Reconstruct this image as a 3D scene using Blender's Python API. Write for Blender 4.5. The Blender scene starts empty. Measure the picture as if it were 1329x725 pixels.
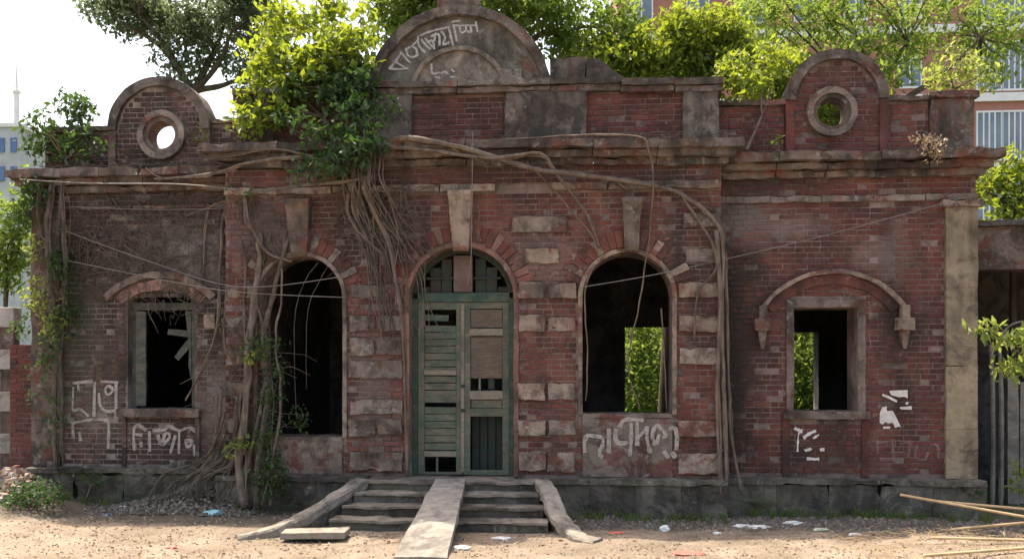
import bpy, bmesh, math, random
import numpy as np
from mathutils import Vector, Matrix, noise

random.seed(7); rng = np.random.default_rng(7)
S = bpy.context.scene
C = S.collection
R = math.radians

# ------------------------------------------------------------------ camera, sky, sun, exposure
PSI = R(4.5); DIST = 11.8; FPX = 1180.0; ZC = 1.85; HOR = 480.0
CAMX, CAMY = DIST*math.sin(PSI), -DIST*math.cos(PSI)
cam = bpy.data.cameras.new('camera'); camo = bpy.data.objects.new('camera', cam); C.objects.link(camo)
camo.location = (CAMX, CAMY, ZC); camo.rotation_euler = (R(90), 0, PSI)
cam.sensor_width = 36; cam.lens = FPX/1329*36; cam.shift_y = (HOR-362.5)/1329
cam.clip_end = 2000; S.camera = camo
SUN_EL, SUN_AZ = R(67), R(-50)
w = bpy.data.worlds.new('World'); S.world = w; w.use_nodes = True
wn = w.node_tree.nodes
sk = wn.new('ShaderNodeTexSky'); sk.sky_type = 'NISHITA'; sk.sun_disc = False
sk.sun_elevation = SUN_EL; sk.sun_rotation = SUN_AZ; sk.air_density = 1.0; sk.dust_density = 5.0; sk.ozone_density = 1.0
w.node_tree.links.new(sk.outputs[0], wn['Background'].inputs[0]); wn['Background'].inputs[1].default_value = 0.15
sl = bpy.data.lights.new('sun', 'SUN'); sl.energy = 2.8; sl.angle = R(0.6); sl.color = (1, .96, .88)
so = bpy.data.objects.new('sun', sl); C.objects.link(so)
sv = Vector((math.sin(SUN_AZ)*math.cos(SUN_EL), math.cos(SUN_AZ)*math.cos(SUN_EL), math.sin(SUN_EL)))
so.rotation_euler = sv.to_track_quat('Z', 'Y').to_euler(); so.location = (0, 0, 20)
S.view_settings.view_transform = 'Standard'; S.view_settings.look = 'None'
S.view_settings.exposure = 1.55; S.view_settings.gamma = 1
S.view_settings.use_white_balance = True; S.view_settings.white_balance_temperature = 7400   # the camera is balanced for the blue shade

# ------------------------------------------------------------------ pixel -> place on a vertical plane y = Y
def at(px, py, Y):
    u = (px-664)/FPX
    dx, dy = -math.sin(PSI)+u*math.cos(PSI), math.cos(PSI)+u*math.sin(PSI)
    t = (Y-CAMY)/dy
    return Vector((CAMX+dx*t, Y, ZC+(HOR-py)/FPX*t))

# ------------------------------------------------------------------ materials
def newmat(name):
    m = bpy.data.materials.new(name); m.use_nodes = True
    nt = m.node_tree; b = nt.nodes['Principled BSDF']; b.inputs['Roughness'].default_value = .9
    b.inputs['Specular IOR Level'].default_value = .25
    return m, nt, b
class NT:
    def __init__(s, nt): s.nt = nt; s.n = nt.nodes; s.l = nt.links
    def pos(s, scale=(1, 1, 1), off=(0, 0, 0)):
        g = s.n.new('ShaderNodeNewGeometry'); m = s.n.new('ShaderNodeMapping')
        m.inputs['Scale'].default_value = scale; m.inputs['Location'].default_value = off
        s.l.new(g.outputs['Position'], m.inputs[0]); return m.outputs[0]
    def noise(s, vec, scale, detail=5, rough=.6, dist=0):
        t = s.n.new('ShaderNodeTexNoise'); t.inputs['Scale'].default_value = scale
        t.inputs['Detail'].default_value = detail; t.inputs['Roughness'].default_value = rough
        t.inputs['Distortion'].default_value = dist
        s.l.new(vec, t.inputs['Vector']); return t.outputs['Fac']
    def ramp(s, fac, stops, interp='LINEAR'):
        r = s.n.new('ShaderNodeValToRGB'); r.color_ramp.interpolation = interp
        e = r.color_ramp.elements
        while len(e) < len(stops): e.new(.5)
        for i, (p, c) in enumerate(stops):
            e[i].position = p
            e[i].color = (c, c, c, 1) if not hasattr(c, '__len__') else (*c, 1)
        s.l.new(fac, r.inputs[0]); return r.outputs[0]
    def mix(s, fac, a, b, mode='MIX'):
        m = s.n.new('ShaderNodeMix'); m.data_type = 'RGBA'; m.blend_type = mode
        for v, k in ((fac, 0), (a, 6), (b, 7)):
            if hasattr(v, 'is_linked'): s.l.new(v, m.inputs[k])
            elif k == 0: m.inputs[0].default_value = v
            else: m.inputs[k].default_value = (*v, 1)
        return m.outputs[2]
    def math(s, op, a, b=0.0):
        m = s.n.new('ShaderNodeMath'); m.operation = op
        for v, k in ((a, 0), (b, 1)):
            if hasattr(v, 'is_linked'): s.l.new(v, m.inputs[k])
            else: m.inputs[k].default_value = v
        return m.outputs[0]
    def rnd(s):
        g = s.n.new('ShaderNodeNewGeometry'); o = s.n.new('ShaderNodeObjectInfo')
        return s.math('FRACT', s.math('ADD', g.outputs['Random Per Island'], o.outputs['Random']))
    def sep(s):
        g = s.n.new('ShaderNodeNewGeometry'); x = s.n.new('ShaderNodeSeparateXYZ'); s.l.new(g.outputs['Position'], x.inputs[0]); return x.outputs
    def bump(s, b, h, st=.4, d=.01):
        n = s.n.new('ShaderNodeBump'); n.inputs['Strength'].default_value = st; n.inputs['Distance'].default_value = d
        s.l.new(h, n.inputs['Height']); s.l.new(n.outputs[0], b.inputs['Normal'])

DARK = (.028, .025, .022)
def stain_shade_layers(N, col, dark=.5, pale=.3, moss=.2, off=0, spots=()):
    """mould, lime bloom and moss with noise-given outlines; vertical streaks; spots add placed patches, painted recess shade among them"""
    p = N.pos(off=(off, 0, off)); ps = N.pos(scale=(3.2, 3.2, .35), off=(off, 0, 0))
    big = N.noise(p, .9, 6, .62, .3); st = N.noise(ps, 1.3, 5, .6)
    m = N.math('ADD', N.math('MULTIPLY', big, .62), N.math('MULTIPLY', st, .38))
    msk = N.ramp(m, [(.55-.12*dark, 0), (.68-.1*dark, 1)])
    col = N.mix(N.math('MULTIPLY', msk, min(1, .55+.4*dark)), col, DARK)
    mo = N.noise(N.pos(off=(off+3, 1, 8)), 2.3, 9, .72, .6)
    col = N.mix(N.math('MULTIPLY', N.ramp(mo, [(.53-.05*dark, 0), (.60-.05*dark, 1)]), .35+.4*dark), col, (.03, .027, .024))
    sk_ = N.noise(N.pos(scale=(7, 7, .5), off=(off+1, 0, 3)), 1.0, 6, .65)
    col = N.mix(N.math('MULTIPLY', N.ramp(sk_, [(.56, 0), (.68, 1)]), .5*dark), col, (.026, .024, .021))
    lm = N.noise(N.pos(off=(off+7, 2, 2)), 5.5, 9, .75, .3)
    col = N.mix(N.math('MULTIPLY', N.ramp(lm, [(.60-.06*pale, 0), (.66-.05*pale, 1)]), .25+.5*pale), col, (.34, .30, .265))
    fine = N.noise(p, 7, 6, .7)
    col = N.mix(N.math('MULTIPLY', N.ramp(fine, [(.52, 0), (.72, 1)]), .45), col, (.05, .042, .036))
    pm = N.noise(N.pos(off=(off+9, 3, 1)), 1.7, 7, .68, .5)
    col = N.mix(N.math('MULTIPLY', N.ramp(pm, [(.62-.1*pale, 0), (.74-.08*pale, 1)]), .35+.45*pale), col, (.27, .235, .2))
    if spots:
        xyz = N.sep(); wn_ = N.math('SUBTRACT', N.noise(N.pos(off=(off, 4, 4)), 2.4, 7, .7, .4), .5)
        for (sx_, sz_, rx_, rz_, c_, k_) in spots:      # single large patches: mould, lime bloom, painted recess shade, dark frieze bands
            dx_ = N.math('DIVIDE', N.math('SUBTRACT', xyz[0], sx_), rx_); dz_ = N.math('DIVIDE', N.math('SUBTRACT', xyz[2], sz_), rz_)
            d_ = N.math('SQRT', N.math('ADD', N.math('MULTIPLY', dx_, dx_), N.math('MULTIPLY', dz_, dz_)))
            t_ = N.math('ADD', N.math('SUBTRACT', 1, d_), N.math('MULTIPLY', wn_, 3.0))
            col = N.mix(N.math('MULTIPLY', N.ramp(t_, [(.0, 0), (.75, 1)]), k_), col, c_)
    gm = N.noise(N.pos(off=(off+2, 7, 5)), 1.2, 6, .65)
    col = N.mix(N.math('MULTIPLY', N.ramp(gm, [(.62-.12*moss, 0), (.76-.1*moss, 1)]), .6), col, (.045, .055, .022))
    return col
def mat_brick(name, dark=.4, pale=.25, moss=.1, hue=(1, 1, 1), off=0, spots=()):
    m, nt, b = newmat(name); N = NT(nt)
    h = lambda c: tuple(x*y*k for x, y, k in zip(c, hue, (.95, 1.16, 1.1)))
    r = N.ramp(N.rnd(), [(0, h((.135, .045, .038))), (.1, h((.165, .05, .042))), (.42, h((.195, .058, .048))), (.6, h((.175, .062, .053))),
                         (.82, h((.205, .070, .056))), (.95, h((.19, .078, .064))), (1, h((.215, .10, .08)))])
    lf = N.noise(N.pos(off=(off, 6, 0)), 1.5, 5, .6)
    r = N.mix(.8, r, N.ramp(lf, [(.3, (.45, .42, .42)), (.55, (1, 1, 1)), (.75, (1.0, .9, .85))]), 'MULTIPLY')
    f = N.noise(N.pos(), 38, 4, .7)
    r = N.mix(.35, r, N.ramp(f, [(.3, .25), (.7, .95)]), 'MULTIPLY')
    col = stain_shade_layers(N, r, dark, pale, moss, off, spots)
    nt.links.new(col, b.inputs['Base Color'])
    N.bump(b, N.noise(N.pos(), 60, 5, .7), .7, .008); return m
def mat_plaster(name, base, dark=.5, pale=.3, moss=.2, red=.0, off=0, bs=.5, spots=()):
    m, nt, b = newmat(name); N = NT(nt)
    v = N.noise(N.pos(off=(off, 0, 0)), 2.6, 7, .65)
    col = N.ramp(v, [(.25, tuple(x*.6 for x in base)), (.5, base), (.75, tuple(min(.8, x*1.3) for x in base))])
    if red:
        rm = N.noise(N.pos(off=(off+4, 1, 2)), 2.1, 7, .7, .4)
        col = N.mix(N.math('MULTIPLY', N.ramp(rm, [(.58-.2*red, 0), (.64-.2*red, 1)]), .8), col, (.19, .065, .05))
    oi = N.n.new('ShaderNodeObjectInfo')
    col = N.mix(.75, col, N.ramp(oi.outputs['Random'], [(0, (.62, .57, .55)), (.5, (.88, .84, .8)), (1, (1, 1, 1))]), 'MULTIPLY')
    col = stain_shade_layers(N, col, dark, pale, moss, off, spots)
    nt.links.new(col, b.inputs['Base Color'])
    hgt = N.math('ADD', N.noise(N.pos(), 14, 8, .7), N.math('MULTIPLY', N.noise(N.pos(), 3.5, 4, .6), 1.5))
    N.bump(b, hgt, bs, .03); return m
def mat_plain(name, c0, c1, scale=6, rough=.9, bs=.3, stretch=(1, 1, 1), spec=.25):
    m, nt, b = newmat(name); N = NT(nt); b.inputs['Roughness'].default_value = rough; b.inputs['Specular IOR Level'].default_value = spec
    v = N.noise(N.pos(scale=stretch), scale, 7, .65)
    nt.links.new(N.ramp(v, [(.3, c0), (.7, c1)]), b.inputs['Base Color'])
    if bs: N.bump(b, N.noise(N.pos(scale=stretch), scale*3, 6, .7), bs, .012)
    return m
def mat_wood(name, paint, bare, amt=.5, off=0):
    m, nt, b = newmat(name); N = NT(nt); b.inputs['Roughness'].default_value = .8
    g = N.noise(N.pos(scale=(4, 4, 40), off=(off, 0, 0)), 2.2, 6, .65)
    bc = N.ramp(g, [(.25, tuple(x*.45 for x in bare)), (.55, bare), (.8, tuple(x*1.35 for x in bare))])
    pc = N.ramp(N.noise(N.pos(off=(off, 2, 0)), 5, 6, .65), [(.3, tuple(x*.6 for x in paint)), (.7, paint)])
    k = N.noise(N.pos(scale=(1, 1, 2.2), off=(off, 5, 0)), 4.5, 8, .7)
    col = N.mix(N.ramp(k, [(amt-.08, 0), (amt+.06, 1)]), pc, bc)
    d = N.noise(N.pos(off=(off, 8, 0)), 2, 6, .65)
    col = N.mix(N.math('MULTIPLY', N.ramp(d, [(.5, 0), (.75, 1)]), .6), col, (.03, .027, .02))
    nt.links.new(col, b.inputs['Base Color']); N.bump(b, g, .5, .01); return m
def mat_leaf(name, cols, trans=(.22, .34, .03), tw=.45):
    m, nt, b = newmat(name); N = NT(nt); b.inputs['Roughness'].default_value = .5; b.inputs['Specular IOR Level'].default_value = .35
    r = N.rnd(); n = len(cols)
    col = N.ramp(r, [(i/(n-1), c) for i, c in enumerate(cols)])
    nt.links.new(col, b.inputs['Base Color'])
    t = nt.nodes.new('ShaderNodeBsdfTranslucent')
    tc = N.mix(N.math('MULTIPLY', r, .6), trans, tuple(x*.55 for x in trans)); nt.links.new(tc, t.inputs[0])
    mx = nt.nodes.new('ShaderNodeMixShader'); mx.inputs[0].default_value = tw
    nt.links.new(b.outputs[0], mx.inputs[1]); nt.links.new(t.outputs[0], mx.inputs[2])
    nt.links.new(mx.outputs[0], nt.nodes['Material Output'].inputs[0]); return m
def mat_paint(name, col, wear=.5):
    m, nt, b = newmat(name); N = NT(nt); b.inputs['Base Color'].default_value = (*col, 1)
    k = N.math('MULTIPLY', N.ramp(N.noise(N.pos(), 16, 8, .78), [(wear-.16, .05), (wear+.16, 1)]), .8)
    b.inputs['Base Color'].default_value = (*col, 1); nt.links.new(k, b.inputs['Alpha']); return m

M = {}
BLK, LIM, GRY = (.03, .026, .023), (.3, .265, .235), (.2, .185, .17)
SP_R = [(2.95, 2.3, .55, 2.0, BLK, .8), (2.82, 2.0, .28, 2.4, BLK, .9), (4.95, 2.35, .4, .75, BLK, .75), (3.2, 4.3, 1.0, .25, BLK, .7), (5.0, 1.6, .3, .5, BLK, .5), (3.0, 3.75, .5, .35, GRY, .5), (4.85, 3.35, .45, .4, LIM, .3), (3.8, 3.7, .5, .2, LIM, .25), (4.0, .7, 1.2, .3, BLK, .45)]  # tall strip at the inner corner: black stain plus recess shade put into colour
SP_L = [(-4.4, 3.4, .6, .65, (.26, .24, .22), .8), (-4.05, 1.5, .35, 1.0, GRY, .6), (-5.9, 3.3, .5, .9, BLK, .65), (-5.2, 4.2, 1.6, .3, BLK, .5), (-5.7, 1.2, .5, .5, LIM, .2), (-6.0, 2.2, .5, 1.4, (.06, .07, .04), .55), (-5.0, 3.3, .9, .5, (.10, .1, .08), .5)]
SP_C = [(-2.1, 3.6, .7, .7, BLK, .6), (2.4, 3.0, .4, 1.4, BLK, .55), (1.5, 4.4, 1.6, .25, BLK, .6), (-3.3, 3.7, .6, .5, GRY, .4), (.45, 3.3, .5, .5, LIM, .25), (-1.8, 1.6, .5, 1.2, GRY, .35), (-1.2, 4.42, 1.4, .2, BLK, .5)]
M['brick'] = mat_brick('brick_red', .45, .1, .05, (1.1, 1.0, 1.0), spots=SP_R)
M['brick_c'] = mat_brick('brick_centre', .5, .28, .05, (1.18, 1.12, 1.08), 13, SP_C)
M['brick_l'] = mat_brick('brick_mossy', .8, .5, .25, (.85, 1.15, 1.25), 31, SP_L)
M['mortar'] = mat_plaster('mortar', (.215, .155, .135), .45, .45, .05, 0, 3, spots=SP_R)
M['mortar_l'] = mat_plaster('mortar_mossy', (.27, .235, .21), .6, .5, .25, 0, 23, spots=SP_L)
M['stone'] = mat_plaster('plaster_band', (.31, .245, .195), .45, .5, .03, .32, 5)
M['stone_g'] = mat_plaster('plaster_band_grey', (.24, .2, .17), .55, .6, .12, .22, 15)
M['cornice'] = mat_plaster('cornice_stone', (.19, .15, .125), .7, .5, .25, .3, 9)
M['dome'] = mat_plaster('mould_black_plaster', (.19, .165, .14), .85, .45, .2, .2, 17)
M['tymp'] = mat_plaster('tympanum_plaster', (.27, .235, .19), .35, .3, .5, .05, 41)
M['pedface'] = mat_plaster('pediment_plaster', (.25, .245, .21), .45, .35, .35, .15, 19)
M['pink'] = mat_plaster('pink_plaster', (.26, .15, .12), .35, .3, .05, .1, 6)
M['pilaster'] = mat_plaster('tan_plaster', (.34, .28, .20), .35, .2, .1, 0, 27)
M['plinth'] = mat_plaster('plinth_cement', (.15, .14, .115), .6, .4, .75, 0, 33)
M['cement'] = mat_plaster('cement', (.30, .27, .23), .3, .4, .12, 0, 37)
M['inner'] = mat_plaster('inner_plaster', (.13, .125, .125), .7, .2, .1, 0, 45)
M['wood_green'] = mat_wood('green_wood', (.05, .105, .08), (.12, .125, .095), .56)
M['wood_grey'] = mat_wood('bare_wood', (.115, .15, .11), (.17, .155, .115), .52, 3)
M['wood_dark'] = mat_wood('dark_wood', (.035, .06, .05), (.05, .045, .038), .5, 6)
M['wood_old'] = mat_wood('old_grey_wood', (.07, .09, .075), (.12, .11, .09), .5, 14)
M['wood_brown'] = mat_wood('brown_board', (.10, .11, .085), (.15, .115, .085), .4, 21)
M['wood_pale'] = mat_wood('pale_rail', (.19, .19, .15), (.26, .22, .17), .45, 25)
M['wood_pink'] = mat_wood('pink_board', (.2, .12, .11), (.17, .12, .1), .5, 9)
M['root'] = mat_plain('root_bark', (.075, .056, .044), (.22, .17, .132), 9, .9, .6, (1, 1, .5))
M['root_dry'] = mat_plain('dry_root', (.05, .042, .034), (.15, .122, .096), 9, .95, .5)
M['bark'] = mat_plain('tree_bark', (.05, .04, .03), (.13, .105, .08), 8, .95, .6, (1, 1, .4))
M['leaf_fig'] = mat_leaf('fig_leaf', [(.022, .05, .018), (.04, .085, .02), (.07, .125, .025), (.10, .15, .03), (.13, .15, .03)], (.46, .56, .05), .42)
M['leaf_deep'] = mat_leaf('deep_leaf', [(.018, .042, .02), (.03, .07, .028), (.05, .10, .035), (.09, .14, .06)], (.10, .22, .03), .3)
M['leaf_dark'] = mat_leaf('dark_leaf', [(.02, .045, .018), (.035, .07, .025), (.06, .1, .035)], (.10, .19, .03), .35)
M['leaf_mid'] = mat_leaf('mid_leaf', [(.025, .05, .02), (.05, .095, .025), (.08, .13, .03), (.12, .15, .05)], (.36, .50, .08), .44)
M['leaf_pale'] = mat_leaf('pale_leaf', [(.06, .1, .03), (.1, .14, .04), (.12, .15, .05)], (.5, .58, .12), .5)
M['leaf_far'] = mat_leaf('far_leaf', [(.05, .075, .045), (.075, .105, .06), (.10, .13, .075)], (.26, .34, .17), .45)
M['dry_leaf'] = mat_leaf('dry_leaf', [(.2, .14, .09), (.3, .22, .14), (.38, .3, .21), (.46, .38, .28), (.24, .18, .13)], (.3, .22, .12), .25)
M['wire'] = mat_plain('wire_sheath', (.12, .11, .1), (.25, .23, .21), 5, .6, 0)
M['paint'] = mat_paint('white_paint', (.46, .42, .38), .40)
M['paint_faint'] = mat_paint('faint_paint', (.30, .2, .18), .5)
M['paint_sign'] = mat_paint('sign_paint', (.52, .52, .48), .40)
M['paper'] = mat_plain('torn_paper', (.5, .46, .44), (.72, .69, .66), 14, .8, .2)

# ------------------------------------------------------------------ mesh helpers
def add(me_or_obj, name, mat=None, parent=None, **kw):
    o = me_or_obj if isinstance(me_or_obj, bpy.types.Object) else bpy.data.objects.new(name, me_or_obj)
    C.objects.link(o)
    if mat is not None and o.data and not o.data.materials: o.data.materials.append(M[mat] if isinstance(mat, str) else mat)
    o.parent = parent
    for k, v in kw.items():
        if v is not None: o['category' if k == 'cat' else k] = v
    return o
def empty(name, loc, label, cat, group=None):
    o = bpy.data.objects.new(name, None); o.empty_display_size = .2; C.objects.link(o); o.location = loc
    o['label'] = label; o['category'] = cat
    if group: o['group'] = group
    return o
def child(o, parent):                      # keep world placement: geometry is written in world coordinates
    o.parent = parent; o.matrix_parent_inverse = Matrix.Translation(parent.location).inverted(); return o
def rough(bm, amp, freq=3.0, seed=0):
    bm.normal_update()
    for v in bm.verts:
        p = v.co*freq+Vector((seed*3.1, seed*1.7, 0))
        c = max(0, noise.noise(p*.9+Vector((5, 1, 3)))-.22)*amp*5
        v.co += noise.noise_vector(p)*amp + noise.noise_vector(p*3.3)*amp*.6 - v.normal*c
class MB:
    def __init__(s): s.bm = bmesh.new()
    def box(s, x0, x1, y0, y1, z0, z1, step=0, amp=0, freq=3, seed=0, bevel=0):
        b = bmesh.new(); bmesh.ops.create_cube(b, size=1)
        for v in b.verts: v.co = ((x0+x1)/2+v.co.x*(x1-x0), (y0+y1)/2+v.co.y*(y1-y0), (z0+z1)/2+v.co.z*(z1-z0))
        if bevel: bmesh.ops.bevel(b, geom=b.edges[:], offset=bevel, segments=1, affect='EDGES')
        if step:
            for ax, (a, e) in enumerate(((x0, x1), (y0, y1), (z0, z1))):
                n = int((e-a)/step)
                for k in range(1, n+1):
                    co = [0, 0, 0]; co[ax] = a+(e-a)*k/(n+1); no = [0, 0, 0]; no[ax] = 1
                    bmesh.ops.bisect_plane(b, geom=b.verts[:]+b.edges[:]+b.faces[:], plane_co=co, plane_no=no)
        if amp: rough(b, amp, freq, seed)
        s.merge(b); return s
    def merge(s, b):
        me = bpy.data.meshes.new('tmp'); b.to_mesh(me); b.free(); s.bm.from_mesh(me); bpy.data.meshes.remove(me)
    def prism(s, poly, y0, y1, amp=0, freq=3, seed=0, step=0):
        """solid from an x-z outline"""
        b = bmesh.new()
        f = [b.verts.new((x, y0, z)) for x, z in poly]; g = [b.verts.new((x, y1, z)) for x, z in poly]
        b.faces.new(f); b.faces.new(g[::-1]); n = len(poly)
        for i in range(n): b.faces.new((f[i], g[i], g[(i+1) % n], f[(i+1) % n]))
        bmesh.ops.recalc_face_normals(b, faces=b.faces[:])
        if step:
            bmesh.ops.triangulate(b, faces=[q for q in b.faces if len(q.verts) > 4])
        if amp: rough(b, amp, freq, seed)
        s.merge(b); return s
    def strip(s, inner, outer, y0, y1, amp=0, freq=3, seed=0):
        """solid band between two x-z polylines of equal length"""
        b = bmesh.new(); n = len(inner)
        a = [b.verts.new((x, y0, z)) for x, z in inner]; c = [b.verts.new((x, y0, z)) for x, z in outer]
        d = [b.verts.new((x, y1, z)) for x, z in inner]; e = [b.verts.new((x, y1, z)) for x, z in outer]
        for i in range(n-1):
            b.faces.new((a[i], a[i+1], c[i+1], c[i])); b.faces.new((d[i], e[i], e[i+1], d[i+1]))
            b.faces.new((c[i], c[i+1], e[i+1], e[i])); b.faces.new((a[i], d[i], d[i+1], a[i+1]))
        b.faces.new((a[0], c[0], e[0], d[0])); b.faces.new((a[-1], d[-1], e[-1], c[-1]))
        bmesh.ops.recalc_face_normals(b, faces=b.faces[:])
        if amp: rough(b, amp, freq, seed)
        s.merge(b); return s
    def tube(s, pts, r0, r1=None, sides=6, sub=5, wob=0.0, seed=0):
        pts = [Vector(p) for p in pts]; r1 = r0 if r1 is None else r1
        if sub > 1 and len(pts) > 2:
            q = []
            for i in range(len(pts)-1):
                p0, p1, p2, p3 = pts[max(i-1, 0)], pts[i], pts[i+1], pts[min(i+2, len(pts)-1)]
                for k in range(sub):
                    t = k/sub
                    q.append(.5*((2*p1)+(p2-p0)*t+(2*p0-5*p1+4*p2-p3)*t*t+(3*p1-p0-3*p2+p3)*t**3))
            q.append(pts[-1]); pts = q
        if wob:
            pts = [p+noise.noise_vector(p*4+Vector((seed, 0, seed)))*wob for p in pts]
        n = len(pts); rings = []; up = Vector((.3, .9, .2)).normalized()
        for i, p in enumerate(pts):
            d = (pts[min(i+1, n-1)]-pts[max(i-1, 0)]).normalized()
            a = d.cross(up); a = a.normalized() if a.length > 1e-4 else Vector((1, 0, 0)); c = d.cross(a)
            r = r0+(r1-r0)*i/max(1, n-1)
            if wob: r *= 1+.35*noise.noise(p*7+Vector((seed, 2, 0)))
            rings.append([s.bm.verts.new(p+(a*math.cos(2*math.pi*k/sides)+c*math.sin(2*math.pi*k/sides))*r) for k in range(sides)])
        for i in range(n-1):
            for k in range(sides):
                s.bm.faces.new((rings[i][k], rings[i][(k+1) % sides], rings[i+1][(k+1) % sides], rings[i+1][k]))
        s.bm.faces.new(rings[0][::-1]); s.bm.faces.new(rings[-1]); return s
    def build(s, name, mat, parent=None, smooth=False, **kw):
        me = bpy.data.meshes.new(name)
        if smooth:
            for f in s.bm.faces: f.smooth = True
        s.bm.to_mesh(me); s.bm.free()
        o = add(me, name, mat, None, **kw)
        if parent is not None: child(o, parent)
        return o
def arc(cx, cz, r, a0, a1, n):
    return [(cx+r*math.cos(R(a0+(a1-a0)*i/n)), cz+r*math.sin(R(a0+(a1-a0)*i/n))) for i in range(n+1)]
def arch_hole(cx, hw, zb, zs, n=20):
    return [(cx-hw, zb), (cx+hw, zb)]+arc(cx, zs, hw, 0, 180, n)
def rect(x0, x1, z0, z1): return [(x0, z0), (x1, z0), (x1, z1), (x0, z1)]
def plate(name, outer, holes, y0, y1, mat, parent, **kw):
    """wall slab with openings cut through"""
    cu = bpy.data.curves.new('tmp', 'CURVE'); cu.dimensions = '2D'; cu.fill_mode = 'BOTH'; cu.extrude = (y1-y0)/2
    for poly in [outer]+holes:
        sp = cu.splines.new('POLY'); sp.points.add(len(poly)-1); sp.use_cyclic_u = True
        for p, (x, z) in zip(sp.points, poly): p.co = (x, z, 0, 1)
    o = bpy.data.objects.new('tmp', cu); C.objects.link(o)
    dg = bpy.context.evaluated_depsgraph_get(); me = bpy.data.meshes.new_from_object(o.evaluated_get(dg))
    bpy.data.objects.remove(o); bpy.data.curves.remove(cu)
    for v in me.vertices: v.co = (v.co.x, (y0+y1)/2+v.co.z, v.co.y)
    me.flip_normals(); me.name = name; me.materials.clear()
    o = add(me, name, mat, None, **kw)
    return child(o, parent) if parent else o

# ------------------------------------------------------------------ bricks
def brick_mesh_into(bm, x0, x1, y, z0, z1, d, j=.002):
    """chamfered brick standing d proud of the plane y"""
    c = .004; r = lambda: random.uniform(-j, j)
    ring = lambda ix, yy: [bm.verts.new((x+r(), yy, z+r())) for x, z in ((x0+ix, z0+ix), (x1-ix, z0+ix), (x1-ix, z1-ix), (x0+ix, z1-ix))]
    a, b, f = ring(0, y+.012), ring(0, y-d+c), ring(c, y-d)
    t = random.uniform(-.003, .003); f[0].co.y += t; f[2].co.y -= t
    for p, q in ((a, b), (b, f)):
        for k in range(4): bm.faces.new((p[k], p[(k+1) % 4], q[(k+1) % 4], q[k]))
    bm.faces.new(f)
UNIT = []
for k in range(8):
    bm = bmesh.new(); brick_mesh_into(bm, -.0957, .0957, 0, -.0275, .0285, .009, .003)
    me = bpy.data.meshes.new('brick'); bm.to_mesh(me); bm.free(); UNIT.append(me)
def bricks(wall, x0, x1, z0, z1, y, exclude, mat, single=None, limit=0, miss=.012, ch=.0715):
    """courses of bricks on a wall face; exclude(z) -> list of (xa, xb) kept free; single(x,z) marks bricks built one by one"""
    bm = bmesh.new(); n = 0; row = 0; z = z0
    while z+.06 <= z1+.001:
        ex = sorted(exclude(z)+exclude(z+.06)); spans = []; cur = x0
        for a, b in ex:
            if a > cur: spans.append((cur, min(a, x1)))
            cur = max(cur, b)
        if cur < x1: spans.append((cur, x1))
        ph = (0, .1575)[row % 2]+(.056 if row % 6 == 5 else 0)
        for a, b in spans:
            x = math.floor((a-ph)/.315)*.315+ph; k_ = 0
            while x < b:
                ln = (.205, .11)[k_ % 2]; k_ += 1
                u, v = max(x, a), min(x+ln-.0135, b)
                if v-u > .035 and random.random() > miss:
                    d = random.choice((.006, .008, .009, .010, .012)) if random.random() > .04 else -.002
                    full = v-u > .19
                    if full and single and n < limit and single((u+v)/2, z+.03):
                        me = UNIT[random.randrange(8)]; o = bpy.data.objects.new('brick', me)
                        if not me.materials: me.materials.append(M[mat])
                        C.objects.link(o); o.location = ((u+v)/2, y-random.uniform(-.002, .003), z+.03)
                        child(o, wall); n += 1
                    else: brick_mesh_into(bm, u, v, y, z, z+.056, d)
                x += ln
        z += ch; row += 1
    me = bpy.data.meshes.new('brick_courses'); bm.to_mesh(me); bm.free()
    o = add(me, 'brick_courses', mat, None, kind='stuff'); child(o, wall)
    return o
def ex_arch(cx, hw, zb, zs):
    def f(z):
        if z < zb-.06: return []
        if z <= zs: return [(cx-hw, cx+hw)]
        if z < zs+hw: k = math.sqrt(hw*hw-(z-zs)**2); return [(cx-k, cx+k)]
        return []
    return f
def ex_rect(x0, x1, z0, z1): return lambda z: [(x0, x1)] if z0-.03 < z < z1 else []
def ex_all(*fs): return lambda z: [i for f in fs for i in f(z)]

# ------------------------------------------------------------------ the ground
def grid_axis(fine0, fine1, step, far0, far1):
    a = list(np.arange(fine0, fine1, step)); s, x = step, fine1
    while x < far1: a.append(x); s *= 1.35; x += s
    a.append(far1); s, x = step*1.35, fine0-step
    while x > far0: a.insert(0, x); s *= 1.35; x -= s
    a.insert(0, far0); return a
def gh(x, y):
    v = Vector((x, y, 0)); f = max(0, 1-max(0, abs(x)-9)/6)*(1 if y < 1 else 0.3)
    h = (noise.noise(v*.8)*.035+noise.noise(v*2.7)*.018+noise.noise(v*8)*.007)*f
    h += .34*math.exp(-((x+6.75)/.75)**2-((y+.15)/.8)**2)+.16*math.exp(-((x+4.1)/.9)**2-((y-.05)/.4)**2)
    h += .06*math.exp(-((x-5.3)/1.4)**2-((y+1.9)/.8)**2)
    return h-.01
gx = grid_axis(-8.5, 8.5, .07, -400, 400); gy = grid_axis(-4.5, 1.2, .07, -60, 600)
verts = [(x, y, gh(x, y) if -14 < x < 14 and -8 < y < 6 else -.01) for y in gy for x in gx]
nx = len(gx)
faces = [(j*nx+i, j*nx+i+1, (j+1)*nx+i+1, (j+1)*nx+i) for j in range(len(gy)-1) for i in range(nx-1)]
me = bpy.data.meshes.new('ground'); me.from_pydata(verts, [], faces)
m, nt, b = newmat('sandy_soil'); N = NT(nt)
v = N.noise(N.pos(), 1.6, 8, .68)
col = N.ramp(v, [(.28, (.17, .13, .095)), (.5, (.30, .235, .175)), (.72, (.40, .325, .25))])
pt = N.noise(N.pos(off=(3, 9, 0)), .7, 7, .7, .8)
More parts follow.
